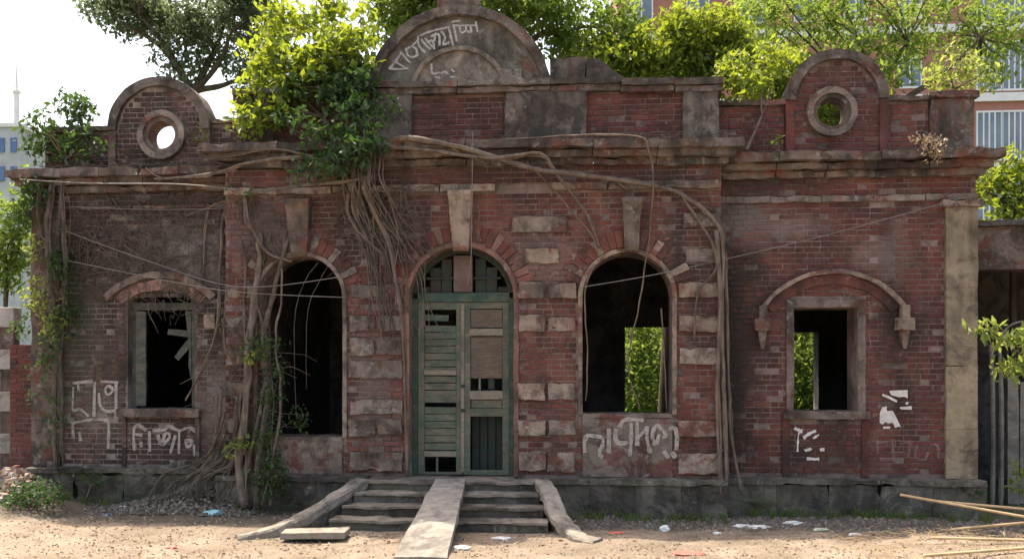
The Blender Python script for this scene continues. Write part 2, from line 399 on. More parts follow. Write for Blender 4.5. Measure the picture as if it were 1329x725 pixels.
col = N.mix(N.math('MULTIPLY', N.ramp(pt, [(.5, 0), (.62, 1)]), .55), col, (.17, .13, .095))
sp = N.noise(N.pos(), 26, 5, .75)
col = N.mix(N.math('MULTIPLY', N.ramp(sp, [(.5, 0), (.66, 1)]), .6), col, (.11, .08, .055))
sp2 = N.noise(N.pos(off=(5, 5, 0)), 33, 4, .7)
col = N.mix(N.math('MULTIPLY', N.ramp(sp2, [(.6, 0), (.7, 1)]), .6), col, (.6, .47, .35))
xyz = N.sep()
near_wall = N.math('ADD', N.math('MULTIPLY', N.math('ADD', xyz[1], 1.55), 1.1), N.math('MULTIPLY', N.math('SUBTRACT', N.noise(N.pos(), 1.3, 7, .65), .5), 2.6))
col = N.mix(N.ramp(near_wall, [(.25, 0), (.75, .85)]), col, (.085, .075, .06))  # soil turns darker towards the front wall, with a noise-broken edge
far = N.ramp(xyz[1], [(0, 0), (1, 1)])
col = N.mix(far, col, (.07, .09, .035))
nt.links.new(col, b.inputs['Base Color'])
N.bump(b, N.math('ADD', N.noise(N.pos(), 18, 8, .75), N.noise(N.pos(), 55, 4, .7)), .8, .03)
for p in me.polygons: p.use_smooth = True
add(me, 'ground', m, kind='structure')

# ------------------------------------------------------------------ the ruined building
BL = Vector((-.5, .3, 0))
B = empty('ruined_building', BL, 'derelict red brick building with arched openings, domed parapet and fig roots over its front', 'building')
AX = -.66                                   # axis of the middle block
XL, XR = -3.82, 2.67                        # its sides
WL, WR = -6.68, 5.92                        # ends of the wings
YW = .30
door = (AX, .685, .45, 2.775); wR = (1.485, .575, 1.28, 2.785); wL = (-2.805, .575, .96, 2.785)
# walls
Wc = plate('middle_wall', rect(XL, XR, .0, 4.5), [arch_hole(*a) for a in (door, wR, wL)], 0, .5, 'mortar', B)
Wr = plate('wing_wall', rect(XR+.003, WR, .0, 4.45), [rect(3.65, 4.45, 1.32, 2.655)], YW, YW+.45, 'mortar', B)
winL = arch_hole(-4.855, .475, 1.32, 2.62)
winL = [(-5.33, 1.32), (-4.38, 1.32), (-4.38, 2.8)]+arc(-4.855, 2.08, .863, 56.6, 123.4, 8)[1:-1]+[(-5.33, 2.8)]
Wl = plate('wing_wall', rect(WL, XL-.003, .0, 4.4), [winL], YW, YW+.45, 'mortar_l', B)
Wr['label'] = 'clean red brick wing wall with one square window'; Wl['label'] = 'moss and root covered wing wall with shuttered window'
# bricks (the courses of the clean wing one by one, the rest joined)
bricks(Wr, XR+.12, 5.53, .52, 4.02, YW, ex_all(ex_rect(3.55, 4.55, 1.22, 2.78)), 'brick',
       lambda x, z: z > 2.75 and x > 3.2, 300)
bricks(Wc, XL, XR, .5, 4.16, 0, ex_all(ex_arch(AX, .75, .45, 2.775), ex_arch(1.485, .63, 1.2, 2.785), ex_arch(-2.805, .63, .9, 2.785)), 'brick_c', miss=.03)
bricks(Wl, WL+.42, XL-.02, .56, 4.06, YW, ex_all(ex_rect(-5.36, -4.35, 1.26, 2.82)), 'brick_l', miss=.05)
bricks(Wl, WL+.42, XL-.02, 2.82, 2.9, YW, ex_rect(-5.3, -4.4, 2.7, 3), 'brick_l')
# friezes
def frieze(x0, x1, y, z0, z1, mat, mort):
    o = MB().box(x0, x1, y, y+.3, z0, z1).build('frieze', mort, B)
    bricks(o, x0+.01, x1-.01, z0+.01, z1-.005, y, lambda z: [], mat, miss=.02)
frieze(XL, XR, -.02, 4.262, 4.50, 'brick_c', 'mortar')
frieze(XR+.02, WR, YW-.02, 4.105, 4.43, 'brick', 'mortar')
frieze(WL, XL-.02, YW-.02, 4.10, 4.40, 'brick_l', 'mortar_l')
# string courses, in worn lengths
def band(x0, x1, y, z0, z1, proj, mat, name='string_course', n=5, drop=()):
    for k in range(n):
        if k in drop: continue
        a, b = x0+(x1-x0)*k/n, x0+(x1-x0)*(k+1)/n
        MB().box(a+.004, b-.004, y-proj, y+.04, z0, z1, .09, .012, 4, k+z0*7).build(name, mat, B)
band(XL, XR, 0, 4.165, 4.26, .07, 'stone', n=9, drop=(5,))
band(XR+.02, WR+.02, YW, 4.02, 4.10, .05, 'stone_g', n=5)
band(WL, XL-.02, YW, 4.06, 4.10, .05, 'cornice', n=4)
# cornices: three stepped courses with broken edges, cut in lengths
def cornice(x0, x1, y, z, n, mat='cornice', sag=0, h=(.115, .09, .09), pr=(.30, .19, .10)):
    zt = z
    for lv in range(3):
        for k in range(n):
            a, b = x0+(x1-x0)*k/n, x0+(x1-x0)*(k+1)/n
            e0 = pr[lv]*.85 if k == 0 else -.004; e1 = pr[lv]*.85 if k == n-1 else -.004
            ds = sag*((k+.5)/n)**2+random.uniform(-.006, .006)
            MB().box(a-e0, b+e1, y-pr[lv]+random.uniform(-.012, .012), y+.35, zt-h[lv]-ds, zt-.003-ds, .07, .018, 4, lv+x0).build('cornice_block', mat, B)
        zt -= h[lv]
cornice(XL, XR, 0, 4.80, 8, sag=.06)
cornice(XR+.1, WR, YW, 4.62, 5)
cornice(WL, XL-.1, YW, 4.58, 5)
# plinths
for (x0, x1, y0, z1, n) in ((XL-.06, -1.86, -.16, .47, 3), (.42, XR+.06, -.18, .47, 4), (XR+.07, WR+.06, .12, .46, 5), (WL-.02, XL-.07, .12, .52, 4)):
    for k in range(n):
        a, b = x0+(x1-x0)*k/n, x0+(x1-x0)*(k+1)/n
        MB().box(a+.002, b-.002, y0, y0+.4, -.15, z1-.07, .08, .026, 3, x0).build('plinth_block', 'plinth', B)
        MB().box(a+.002, b-.002, y0-.04, y0+.4, z1-.068, z1, .06, .018, 4, x0+3).build('plinth_cap', 'plinth', B)
# rusticated bands on the piers
def rust(x0, x1, zs, y=0, skip=(), mat='stone', split=True):
    for k, (z0, z1) in enumerate(zs):
        if k in skip: continue
        parts = [(x0, x1)] if not split or random.random() < .3 else [(x0, (x0+x1)/2-.006), ((x0+x1)/2+.006, x1)]
        for a, b in parts:
            MB().box(a+random.uniform(0, .02), b-random.uniform(0, .02), y-random.uniform(.03, .055), y+.03, z0+random.uniform(-.01, .03), z1-random.uniform(-.01, .03), .05, .017, 6, z0*9+a*3).build('rusticated_block', mat, B)
ZS = [(.53, .81), (1.0, 1.22), (1.45, 1.70), (1.91, 2.14), (2.34, 2.56), (2.78, 2.98)]
rust(.075, .83, ZS, skip=(3,))
rust(2.13, XR-.01, ZS, skip=(2,), split=False)
rust(-2.15, -1.43, [(.53, .79), (.98, 1.22), (1.26, 1.46), (1.75, 1.98), (2.05, 2.28), (2.36, 2.58), (2.78, 2.98)], mat='stone_g')
rust(XL+.02, -3.44, ZS, mat='stone_g', split=False)
rust(.16, .62, [(3.2, 3.42)], split=False); rust(.0, .72, [(3.64, 3.86)], split=False)
rust(-2.0, -1.5, [(3.2, 3.42)], mat='stone_g'); rust(-2.1, -1.45, [(3.64, 3.86)], mat='stone_g', split=False)
rust(2.2, XR-.01, [(3.2, 3.4), (3.64, 3.86)], mat='stone_g', split=False)
# pink arrises round the arches and their worn voussoirs
def arris(cx, hw, zb, zs, wd, mat):
    for sx in (-1, 1):
        MB().box(min(cx+sx*hw, cx+sx*(hw+wd)), max(cx+sx*hw, cx+sx*(hw+wd)), -.035, .2, zb, zs, .1, .006, 4, cx+sx).build('jamb_moulding', mat, B)
    MB().strip(arc(cx, zs+.002, hw, 180, 0, 28), arc(cx, zs+.002, hw+wd, 180, 0, 28), -.037, .2, .006, 4, cx).build('arch_moulding', mat, B)
arris(AX, .683, .47, 2.775, .065, 'pink'); arris(1.485, .573, 1.28, 2.785, .055, 'stone'); arris(-2.805, .573, .96, 2.785, .055, 'stone_g')
def voussoirs(cx, zs, r0, r1, n, mats, drop=()):
    for k in range(n):
        if k in drop: continue
        a0, a1 = 180-k*180/n-.45, 180-(k+1)*180/n+.45
        MB().strip(arc(cx, zs, r0, a0, a1, 3), arc(cx, zs, r1+random.uniform(-.03, .02), a0, a1, 3), -.014-random.uniform(0, .012), .03, .008, 5, k+cx).build('voussoir', mats[k % len(mats)], B)
voussoirs(AX, 2.78, .752, .97, 27, ['brick_c', 'brick_c', 'pink', 'brick_c'], (13, 5))
voussoirs(1.485, 2.79, .632, .85, 23, ['brick_c', 'brick_c', 'brick_c', 'stone'], (11, 17))
voussoirs(-2.805, 2.79, .632, .85, 23, ['brick_c', 'stone_g', 'brick_c'], (11, 2, 8))
# keystone brackets
def keystone(cx, z0, z1, w0, w1, mat, y=-.14):
    m = MB()
    prof = [(z0, .06), (z0+.06, .10), (z0+(z1-z0)*.5, .12), (z1-.12, .17), (z1-.05, .21), (z1, .21)]
    b = m.bm; rows = []
    for z, d in prof:
        t = (z-z0)/(z1-z0); hw = (w0+(w1-w0)*t)/2
        rows.append([b.verts.new(p) for p in ((cx-hw, .02, z), (cx-hw, -d, z), (cx-hw*.35, -d-.02, z), (cx+hw*.35, -d-.02, z), (cx+hw, -d, z), (cx+hw, .02, z))])
    for p, q in zip(rows, rows[1:]):
        for k in range(5): b.faces.new((p[k], p[k+1], q[k+1], q[k]))
    b.faces.new(rows[0][::-1]); b.faces.new(rows[-1]); rough(b, .012, 5, cx)
    m.build('keystone', mat, B)
keystone(AX, 3.40, 4.15, .2, .32, 'stone'); keystone(1.54, 3.37, 4.03, .18, .26, 'stone_g'); keystone(-2.80, 3.34, 4.08, .2, .34, 'cornice')
# corner pilasters of the wings
for k, (z0, z1) in enumerate(((.46, 1.1), (1.1, 1.9), (1.9, 2.9), (2.9, 4.0))):
    MB().box(5.54, WR+.01, YW-.06, YW+.4, z0+.003, z1, .12, .008, 3, k).build('pilaster_block', 'pilaster', B)
    MB().box(WL-.01, -6.27, YW-.06, YW+.4, z0+.063, z1+.06, .12, .014, 3, k+9).build('pilaster_block', 'cornice', B)
MB().box(5.48, WR+.06, YW-.11, YW+.3, 3.93, 4.015, .08, .012, 4, 2).build('pilaster_capital', 'stone', B)
MB().box(WL-.05, -6.2, YW-.11, YW+.3, 3.93, 4.05, .08, .014, 4, 4).build('pilaster_capital', 'cornice', B)
# clean wing window: surround, sill, apron strips, hood mould with drops
sur = MB().box(3.55, 3.645, YW-.03, YW+.2, 1.3, 2.7, .1, .005, 4).box(4.455, 4.55, YW-.03, YW+.2, 1.3, 2.7, .1, .005, 4).box(3.55, 4.55, YW-.034, YW+.2, 2.66, 2.76, .1, .007, 4)
sur.build('window_surround', 'stone_g', B)
MB().box(3.5, 4.6, YW-.075, YW+.43, 1.22, 1.315, .08, .01, 4).build('window_sill', 'stone_g', B)
for x in (3.5, 4.5): MB().box(x, x+.09, YW-.03, YW+.02, .47, 1.215, .1, .006, 4, x).build('apron_strip', 'brick', B)
hi = arc(4.13, 2.03, 1.06, 145.5, 34.5, 22); ho = arc(4.13, 2.03, 1.118, 145.5, 34.5, 22)
MB().strip(hi, ho, YW-.105, YW+.02, .007, 5).build('hood_mould', 'stone', B)
MB().strip(arc(4.13, 2.03, .93, 143, 37, 20), arc(4.13, 2.03, 1.055, 143, 37, 20), YW-.045, YW+.02, .006, 5).build('relieving_arch', 'brick', B)
for x in (3.235, 5.025):
    d = MB().box(x-.05, x+.05, YW-.125, YW+.02, 2.52, 2.68, .06, .006, 5).box(x-.105, x+.105, YW-.14, YW+.02, 2.36, 2.52, .06, .008, 5)
    d.prism([(x-.06, 2.36), (x+.06, 2.36), (x+.02, 2.12), (x-.02, 2.12)], YW-.09, YW+.02, .004)
    d.build('hood_drop', 'stone' if x > 4 else 'cornice', B)
# mossy wing window: relieving arch, hood, frame, broken shutters, sill
MB().strip(arc(-4.855, 2.08, .87, 130, 50, 18), arc(-4.855, 2.08, 1.02, 130, 50, 18), YW-.035, YW+.02, .014, 6).build('relieving_arch', 'pink', B)
MB().strip(arc(-4.855, 2.08, 1.025, 135, 45, 18), arc(-4.855, 2.08, 1.12, 135, 45, 18), YW-.075, YW+.02, .014, 6).build('hood_mould', 'cornice', B)
MB().box(-4.2, -4.05, YW-.12, YW+.02, 2.42, 2.6, .06, .008, 5).build('hood_drop', 'stone', B)
MB().box(-5.46, -4.28, YW-.10, YW+.43, 1.21, 1.315, .07, .02, 5).build('window_sill', 'cornice', B)
for x in (-5.40, -4.36): MB().box(x, x+.06, YW-.03, YW+.03, .53, 1.2, .1, .006, 4, x).build('apron_strip', 'brick_l', B)
wf = MB().box(-5.325, -5.25, YW+.1, YW+.2, 1.32, 2.8, .15, .006).box(-4.46, -4.385, YW+.1, YW+.2, 1.32, 2.8, .15, .006).box(-5.25, -4.46, YW+.1, YW+.2, 2.68, 2.78, .15, .006)
wf = wf.build('window_frame', 'wood_old', B)
def sub(o, parent):  # sub-part under a part that is itself placed in world coordinates
    o.parent = parent; return o
sh = MB().box(-5.24, -5.10, YW+.05, YW+.085, 1.36, 2.66, .1, .01, 4); sub(sh.build('shutter', 'wood_old'), wf)
for k, (z, a) in enumerate(((2.36, .1), (2.15, -.9))):
    m = MB().box(-.19, .19, -.012, .012, -.045, .045, .06, .006); o = m.build('broken_slat', 'wood_old')
    o.location = (-4.62+.05*k, YW+.12, z); o.rotation_euler = (0, a, .15); o.parent = wf
MB().prism([(-4.56, 2.66), (-4.47, 2.66), (-4.47, 1.7), (-4.53, 1.9), (-4.50, 2.2)], YW+.11, YW+.14, .01).build('broken_shutter', 'wood_old', B)
# sill slabs and aprons of the arched windows
MB().box(.915, 2.055, -.02, .48, 1.235, 1.29, .07, .012, 5).build('window_sill', 'stone_g', B)
MB().box(.915, 2.055, -.022, .03, .48, 1.233, .1, .008, 4).build('apron_panel', 'stone_g', B)
MB().box(-3.375, -2.235, -.02, .48, .91, .97, .07, .014, 5).build('window_sill', 'stone_g', B)
MB().box(-3.375, -2.235, -.022, .03, .48, .908, .1, .01, 4).build('apron_panel', 'stone_g', B)
# back wall, sides, partitions, floor, roof: the dark rooms behind
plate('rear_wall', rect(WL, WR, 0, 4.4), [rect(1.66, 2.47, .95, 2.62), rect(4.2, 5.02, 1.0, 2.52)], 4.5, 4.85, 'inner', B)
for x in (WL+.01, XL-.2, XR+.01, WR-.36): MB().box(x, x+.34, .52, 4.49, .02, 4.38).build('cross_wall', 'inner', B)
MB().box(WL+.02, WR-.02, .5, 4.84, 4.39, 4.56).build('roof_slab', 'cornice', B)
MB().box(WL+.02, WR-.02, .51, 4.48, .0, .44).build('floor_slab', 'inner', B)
# middle parapet
o = MB().box(XL+.1, XR-.02, .16, .46, 4.795, 5.48).build('parapet', 'mortar', B)
bricks(o, XL+.12, XR-.04, 4.81, 5.48, .16, lambda z: [], 'brick', miss=.02)
for x0, x1, mt in ((-3.7, -3.2, 'dome'), (-2.0, -1.33, 'dome'), (-.1, .96, 'dome'), (2.2, 2.66, 'dome')):
    MB().box(x0, x1, .075, .5, 4.80, 5.48, .1, .014, 3, x0).build('parapet_pier', mt, B)
for k, (x0, x1, ds) in enumerate(((-3.75, -2.9, .04), (-2.9, -1.95, .02), (-1.95, -.72, 0), (-.72, .5, 0), (.5, 1.4, .01), (1.4, 2.1, .04), (2.1, 2.72, .05))):
    MB().box(x0+.003, x1-.003, .02, .5, 5.56-ds, 5.645-ds, .09, .014, 4, k).build('coping_block', 'dome', B)
    MB().box(x0+.003, x1-.003, .06, .5, 5.48-ds, 5.557-ds, .09, .012, 4, k+.5).build('coping_block', 'cornice', B)
# domed pediment
PC = (-.71, 5.40); PR = 1.235
lo = math.degrees(math.asin((5.65-PC[1])/PR))
MB().prism(arc(*PC, PR-.02, lo, 180-lo, 40), .14, .42).build('pediment', 'pedface', B)
MB().strip(arc(*PC, PR-.13, 180-lo-1, lo+1, 40), arc(*PC, PR, 180-lo, lo, 40), .045, .45, .012, 3).build('pediment_moulding', 'dome', B)
lo2 = math.degrees(math.asin((5.65-5.447)/.643))
MB().prism(arc(-.71, 5.447, .6, lo2, 180-lo2, 24), .115, .16).build('tympanum', 'tymp', B)
MB().strip(arc(-.71, 5.447, .60, 180-lo2, lo2, 26), arc(-.71, 5.447, .66, 180-lo2, lo2, 26), .07, .16, .006, 5).build('tympanum_moulding', 'tymp', B)
MB().box(-1.0, -.42, .08, .45, 6.62, 6.74, .08, .014, 4).build('finial_base', 'dome', B)
MB().box(-.16, .12, .06, .3, 5.65, 5.78, .08, .012, 4).build('pediment_shoe', 'dome', B)
for sx in (-1, 1):                        # scrolled shoulders
    X = lambda d: PC[0]+sx*d
    MB().box(min(X(1.2), X(1.66)), max(X(1.2), X(1.66)), .12, .42, 5.63, 5.93, .09, .014, 3, sx).build('shoulder_block', 'dome', B)
    pl = [(X(1.67), 5.62), (X(1.67), 5.92), (X(1.78), 5.92), (X(1.9), 5.86), (X(2.0), 5.76), (X(2.12), 5.68), (X(2.26), 5.62)]
    MB().prism(pl, .14, .4, .01, 3, sx).build('scroll_shoulder', 'dome', B)
# wing parapets with round-headed oculus panels
def oculus(cx, hw, zb, zc, top, ox, oz, ro, ri, mat, mort):
    pan = [(cx-hw, zb), (cx+hw, zb)]+arc(cx, zc, hw, 0, 180, 28)
    hole = arc(ox, oz, ri, 0, 360, 28)[:-1]
    p = plate('oculus_panel', pan, [hole], .42, .62, mort, B)
    bricks(p, cx-hw+.02, cx+hw-.02, zb+.01, zc+hw-.1, .42,
           ex_all(ex_arch(ox, ro+.01, oz, oz), lambda z: [(ox-math.sqrt(max(0, (ro+.01)**2-(z-oz)**2)), ox+math.sqrt(max(0, (ro+.01)**2-(z-oz)**2)))] if abs(z-oz) < ro else [],
                  lambda z: [] if z < zc else [(cx-hw, cx-math.sqrt(max(0, (hw-.13)**2-(z-zc)**2))), (cx+math.sqrt(max(0, (hw-.13)**2-(z-zc)**2)), cx+hw)]), mat, miss=.01)
    MB().strip(arc(cx, zc, hw-.115, 180, 0, 32), arc(cx, zc, hw+.01, 180, 0, 32), .35, .66, .01, 4, cx).build('panel_moulding', 'dome', B)
    for sx in (-1, 1):
        a, b = sorted((cx+sx*(hw-.1), cx+sx*(hw+.008)))
        MB().box(a, b, .38, .66, zb, zc, .1, .008, 4, sx).build('panel_edge', 'brick' if mat == 'brick' else 'cornice', B)
    MB().strip(arc(ox, oz, ri-.004, 0, 360, 36), arc(ox, oz, ro, 0, 360, 36), .36, .63, .005, 5).build('oculus_ring', 'cornice', B)
    MB().strip(arc(ox, oz, ro-.07, 0, 360, 36), arc(ox, oz, ro+.012, 0, 360, 36), .325, .5, .005, 5, 3).build('oculus_ring', 'stone_g', B)
oculus(4.22, .645, 4.6, 5.375, 6.02, 4.15, 5.21, .31, .19, 'brick', 'mortar')
oculus(-4.93, .72, 4.56, 5.17, 5.89, -4.88, 5.09, .325, .195, 'brick_l', 'mortar_l')
def low_parapet(x0, x1, zb, zt, mat, mort, seed):
    o = MB().box(x0, x1, .46, .76, zb, zt-.07).build('parapet', mort, B)
    bricks(o, x0+.01, x1-.01, zb+.01, zt-.08, .46, lambda z: [], mat, miss=.03)
    MB().box(x0-.003, x1+.003, .40, .8, zt-.068, zt, .09, .018, 4, seed).build('coping_block', 'cornice', B)
low_parapet(4.87, 5.40, 4.6, 5.42, 'brick', 'mortar', 1); low_parapet(2.663, 3.565, 4.6, 5.40, 'brick', 'mortar', 2)
low_parapet(-6.62, -5.665, 4.56, 5.25, 'brick_l', 'mortar_l', 3); low_parapet(-4.2, -3.84, 4.56, 5.32, 'brick_l', 'mortar_l', 4)
MB().box(5.41, 5.95, .40, .82, 4.6, 5.36, .1, .012, 3).build('parapet_pier', 'cornice', B)
MB().box(5.36, 6.0, .35, .86, 5.363, 5.45, .09, .014, 3).build('coping_block', 'cornice', B)

# ------------------------------------------------------------------ the door
def wbox(name, x0, x1, y0, y1, z0, z1, mat, par, tilt=0):
    cx, cy, cz = (x0+x1)/2, (y0+y1)/2, (z0+z1)/2
    m = MB().box(x0-cx, x1-cx, y0-cy, y1-cy, z0-cz, z1-cz, bevel=.004)
    o = m.build(name, mat); o.location = (cx, cy, cz); o.rotation_euler = (0, tilt, 0)
    o.parent = par; return o
DY = .16
fr = MB().box(-1.342, -1.27, DY, DY+.12, .45, 2.80).box(-.05, .022, DY, DY+.12, .45, 2.80).box(-1.27, -.05, DY+.002, DY+.12, 2.75, 2.87, .2, .004).build('door_frame', 'wood_green', B)
# fanlight: boards, mullion, cross rail
fan = MB().strip(arc(AX, 2.775, .61, 172, 8, 24), arc(AX, 2.775, .684, 172, 8, 24), DY+.01, DY+.1).build('fanlight_frame', 'wood_dark', B)
for k in range(8):
    x0 = AX-.6+k*.15; xm = max(abs(x0-AX), abs(x0+.15-AX)); h = math.sqrt(max(.02, .625**2-xm**2))
    if k in (3, 4): continue
    wbox('board', x0+.004, x0+.146, DY+.045+.012*(k % 2), DY+.07+.012*(k % 2), 2.87, 2.775+h, 'wood_dark', fan)
wbox('mullion', AX-.125, AX+.125, DY-.02, DY+.03, 2.88, 3.36, 'wood_pink', fan)
wbox('rail', AX-.5, AX-.13, DY+.02, DY+.05, 3.05, 3.08, 'wood_dark', fan); wbox('rail', AX+.13, AX+.5, DY+.02, DY+.05, 3.05, 3.08, 'wood_dark', fan)
def leaf_frame(x0, x1, z0, z1, rails, st=.085):
    m = MB().box(x0, x0+st, DY+.02, DY+.07, z0, z1, .2, .003).box(x1-st, x1, DY+.02, DY+.07, z0, z1, .2, .003)
    for a, b in rails: m.box(x0+st, x1-st, DY+.024, DY+.066, a, b, .2, .003)
    return m.build('door_leaf', 'wood_grey', B)
L1 = leaf_frame(-1.265, -.67, .47, 2.745, [(2.65, 2.745), (1.78, 1.86), (1.42, 1.5), (.70, .78), (.47, .50)])
L2 = leaf_frame(-.655, -.055, .47, 2.745, [(2.66, 2.745), (2.30, 2.40), (1.46, 1.58), (1.24, 1.34), (.47, .53)])
L1['label'] = 'slatted left door leaf missing its lowest panel'; L2['label'] = 'boarded right door leaf with two panels broken out'
for a_, b_ in ((1.785, 1.855), (.705, .775)): wbox('rail', -1.185, -.75, DY+.012, DY+.023, a_, b_, 'wood_pale', L1, .006)
for a_, b_ in ((2.305, 2.395), (1.465, 1.575)): wbox('rail', -.575, -.135, DY+.012, DY+.023, a_, b_, 'wood_pale', L2, -.006)
wbox('cover_strip', -.69, -.645, DY+.004, DY+.019, .5, 2.73, 'wood_pale', L2)
z = 2.44
while z > 1.88: wbox('slat', -1.178, -.757, DY+.032, DY+.052, z-.085, z, 'wood_grey', L1, random.uniform(-.022, .022)); z -= .092
for z in (1.77, 1.675, 1.58): wbox('slat', -1.178, -.757, DY+.032, DY+.052, z-.085, z, 'wood_grey', L1, random.uniform(-.012, .012))
for z in (1.36, 1.265, 1.17, 1.075, .98, .88): wbox('slat', -1.178, -.757, DY+.032, DY+.052, z-.088, z, 'wood_grey', L1, random.uniform(-.015, .015))
wbox('slat', -1.178, -.86, DY+.035, DY+.05, 2.5, 2.585, 'wood_green', L1, .04)
wbox('slat', -1.03, -1.0, DY+.04, DY+.06, .49, .72, 'wood_grey', L1)
wbox('panel', -.568, -.142, DY+.036, DY+.052, 2.41, 2.65, 'wood_brown', L2)
wbox('panel', -.568, -.142, DY+.036, DY+.052, 1.74, 2.29, 'wood_brown', L2)
wbox('glazing_bar', -.46, -.43, DY+.036, DY+.056, 1.58, 1.74, 'wood_grey', L2); wbox('glazing_bar', -.33, -.25, DY+.05, DY+.056, 1.6, 1.74, 'wood_dark', L2)
wbox('panel', -.56, -.15, DY+.036, DY+.052, 1.345, 1.455, 'wood_grey', L2)
wbox('latch', -.69, -.64, DY-.02, DY+.003, 1.62, 1.66, 'wood_dark', L2); wbox('latch', -.69, -.64, DY-.02, DY+.003, 1.30, 1.34, 'wood_dark', L2)
# boards nailed behind the gap
for k in range(4): wbox('backing_board', -.57+.11*k, -.47+.11*k, DY+.22, DY+.24, .47, 1.25, 'wood_dark', fr)
# ------------------------------------------------------------------ steps with splayed kerbs
xs0 = [-1.86, -1.88, -1.95, -2.02]; xs1 = [.36, .40, .46, .52]
lv = [.455, .345, .23, .115]; yf = [-.52, -.82, -1.12, -1.42]
M['tread'] = mat_plaster('worn_tread', (.27, .24, .2), .5, .35, .15, .0, 51)
for k in range(4):
    MB().box(xs0[k], xs1[k], yf[k]+.03, .15, lv[k]-.115-.25, lv[k]-.03, .15, .008, 4, k).build('step_riser', 'plinth', B)
    MB().box(xs0[k], xs1[k], yf[k], yf[k]+.34 if k else .15, lv[k]-.029, lv[k], .07, .012, 4, k+5).build('step_tread', 'tread', B)
def kerb(path, wdt, mat, base='plinth'):
    b = bmesh.new(); rows = []; pts = [Vector(p) for p in path]
    for i, p in enumerate(pts):
        d = (pts[min(i+1, len(pts)-1)]-pts[max(i-1, 0)]); d.z = 0; d.normalize(); s = Vector((-d.y, d.x, 0))
        prof = [(-wdt, -.10), (-wdt*1.02, -.01), (-wdt*.8, .014), (0, .018), (wdt*.8, .012), (wdt*1.02, -.012), (wdt, -.10)]
        rows.append([b.verts.new(p+s*a+Vector((0, 0, c))) for a, c in prof])
    for p, q in zip(rows, rows[1:]):
        for k in range(6): b.faces.new((p[k], p[k+1], q[k+1], q[k]))
        b.faces.new((p[6], p[0], q[0], q[6]))
    b.faces.new(rows[0]); b.faces.new(rows[-1][::-1])
    bmesh.ops.subdivide_edges(b, edges=b.edges[:], cuts=3, use_grid_fill=True); rough(b, .016, 7, path[0][0])
    m = MB(); m.merge(b); cap = m.build('kerb_cap', mat, B)
    m = MB(); b = m.bm; rows = []
    for i, p in enumerate(pts):
        d = (pts[min(i+1, len(pts)-1)]-pts[max(i-1, 0)]); d.z = 0; d.normalize(); s = Vector((-d.y, d.x, 0))*wdt*.8
        rows.append([b.verts.new(q) for q in (p-s-Vector((0, 0, .06)), p+s-Vector((0, 0, .06)), Vector(((p+s).x, (p+s).y, -.1)), Vector(((p-s).x, (p-s).y, -.1)))])
    for p, q in zip(rows, rows[1:]):
        for k in range(4): b.faces.new((p[k], p[(k+1) % 4], q[(k+1) % 4], q[k]))
    b.faces.new(rows[0]); b.faces.new(rows[-1][::-1]); m.build('kerb_wall', base, B)
kerb([(-1.85, -.5, .47), (-1.98, -.75, .40), (-2.14, -1.05, .29), (-2.33, -1.38, .17), (-2.52, -1.62, .08), (-2.72, -1.82, .03), (-2.92, -1.92, .0)], .085, 'cement')
kerb([(.42, -.46, .48), (.50, -.72, .43), (.57, -1.0, .32), (.66, -1.3, .18), (.78, -1.58, .08), (.9, -1.85, .04), (1.08, -1.98, .02)], .10, 'cement')

# ------------------------------------------------------------------ painted writing and paper scraps
def strokes(name, lines, org, fac, Y, width, mat, off=(0, 0)):
    m = MB(); b = m.bm
    for ln in lines:
        pts = [at(org[0]+x/fac+off[0], org[1]+y/fac+off[1], Y) for x, y in ln]
        if len(pts) > 2:
            q = []
            for i in range(len(pts)-1):
                p0, p1, p2, p3 = pts[max(i-1, 0)], pts[i], pts[i+1], pts[min(i+2, len(pts)-1)]
                for k in range(5):
                    t = k/5; q.append(.5*((2*p1)+(p2-p0)*t+(2*p0-5*p1+4*p2-p3)*t*t+(3*p1-p0-3*p2+p3)*t**3))
            pts = q+[pts[-1]]
        prev = None; n = len(pts)
        for i, p in enumerate(pts):
            d = (pts[min(i+1, n-1)]-pts[max(i-1, 0)]).normalized(); s = Vector((-d.z, 0, d.x))
            hw = width/2*(1+.5*noise.noise(p*9)+.35*noise.noise(p*31))
            if i == 0: p = p-d*hw*.6
            if i == n-1: p = p+d*hw*.6
            cur = (b.verts.new(p+s*hw), b.verts.new(p-s*hw))
            if prev: b.faces.new((prev[0], prev[1], cur[1], cur[0]))
            prev = cur
        Y -= .0004
    return m.build(name, mat, B)
T1 = [[(85, 545), (150, 470), (215, 375)], [(85, 545), (180, 555), (290, 545)], [(150, 470), (215, 510), (270, 545)], [(205, 360), (290, 460), (320, 480)],
      [(270, 330), (330, 300), (400, 230)], [(270, 330), (290, 400), (350, 420), (400, 390)], [(330, 300), (380, 330), (390, 390)], [(400, 190), (410, 290), (480, 370)],
      [(440, 230), (500, 300), (540, 330)], [(480, 210), (560, 310)], [(430, 180), (560, 130), (740, 90)], [(500, 260), (560, 240), (580, 330)],
      [(550, 190), (630, 170), (640, 290)], [(600, 160), (580, 240)], [(660, 140), (700, 200), (680, 280), (740, 260)], [(740, 90), (790, 290)],
      [(780, 30), (860, 20)], [(790, 70), (1050, 70)], [(800, 90), (830, 240)], [(860, 80), (880, 150), (930, 130)], [(930, 80), (940, 130), (990, 140), (980, 80)], [(1040, 30), (1060, 140)]]
strokes('painted_lettering', T1, (495, 25), 8.53, .128, .026, 'paint_sign')
T2 = [[(550, 500), (560, 600), (640, 590)], [(660, 600), (700, 580), (740, 610)], [(770, 560), (800, 580)], [(590, 640), (640, 650)], [(760, 640), (810, 640)]]
strokes('painted_lettering', T2, (495, 25), 8.53, .108, .024, 'paint_sign')
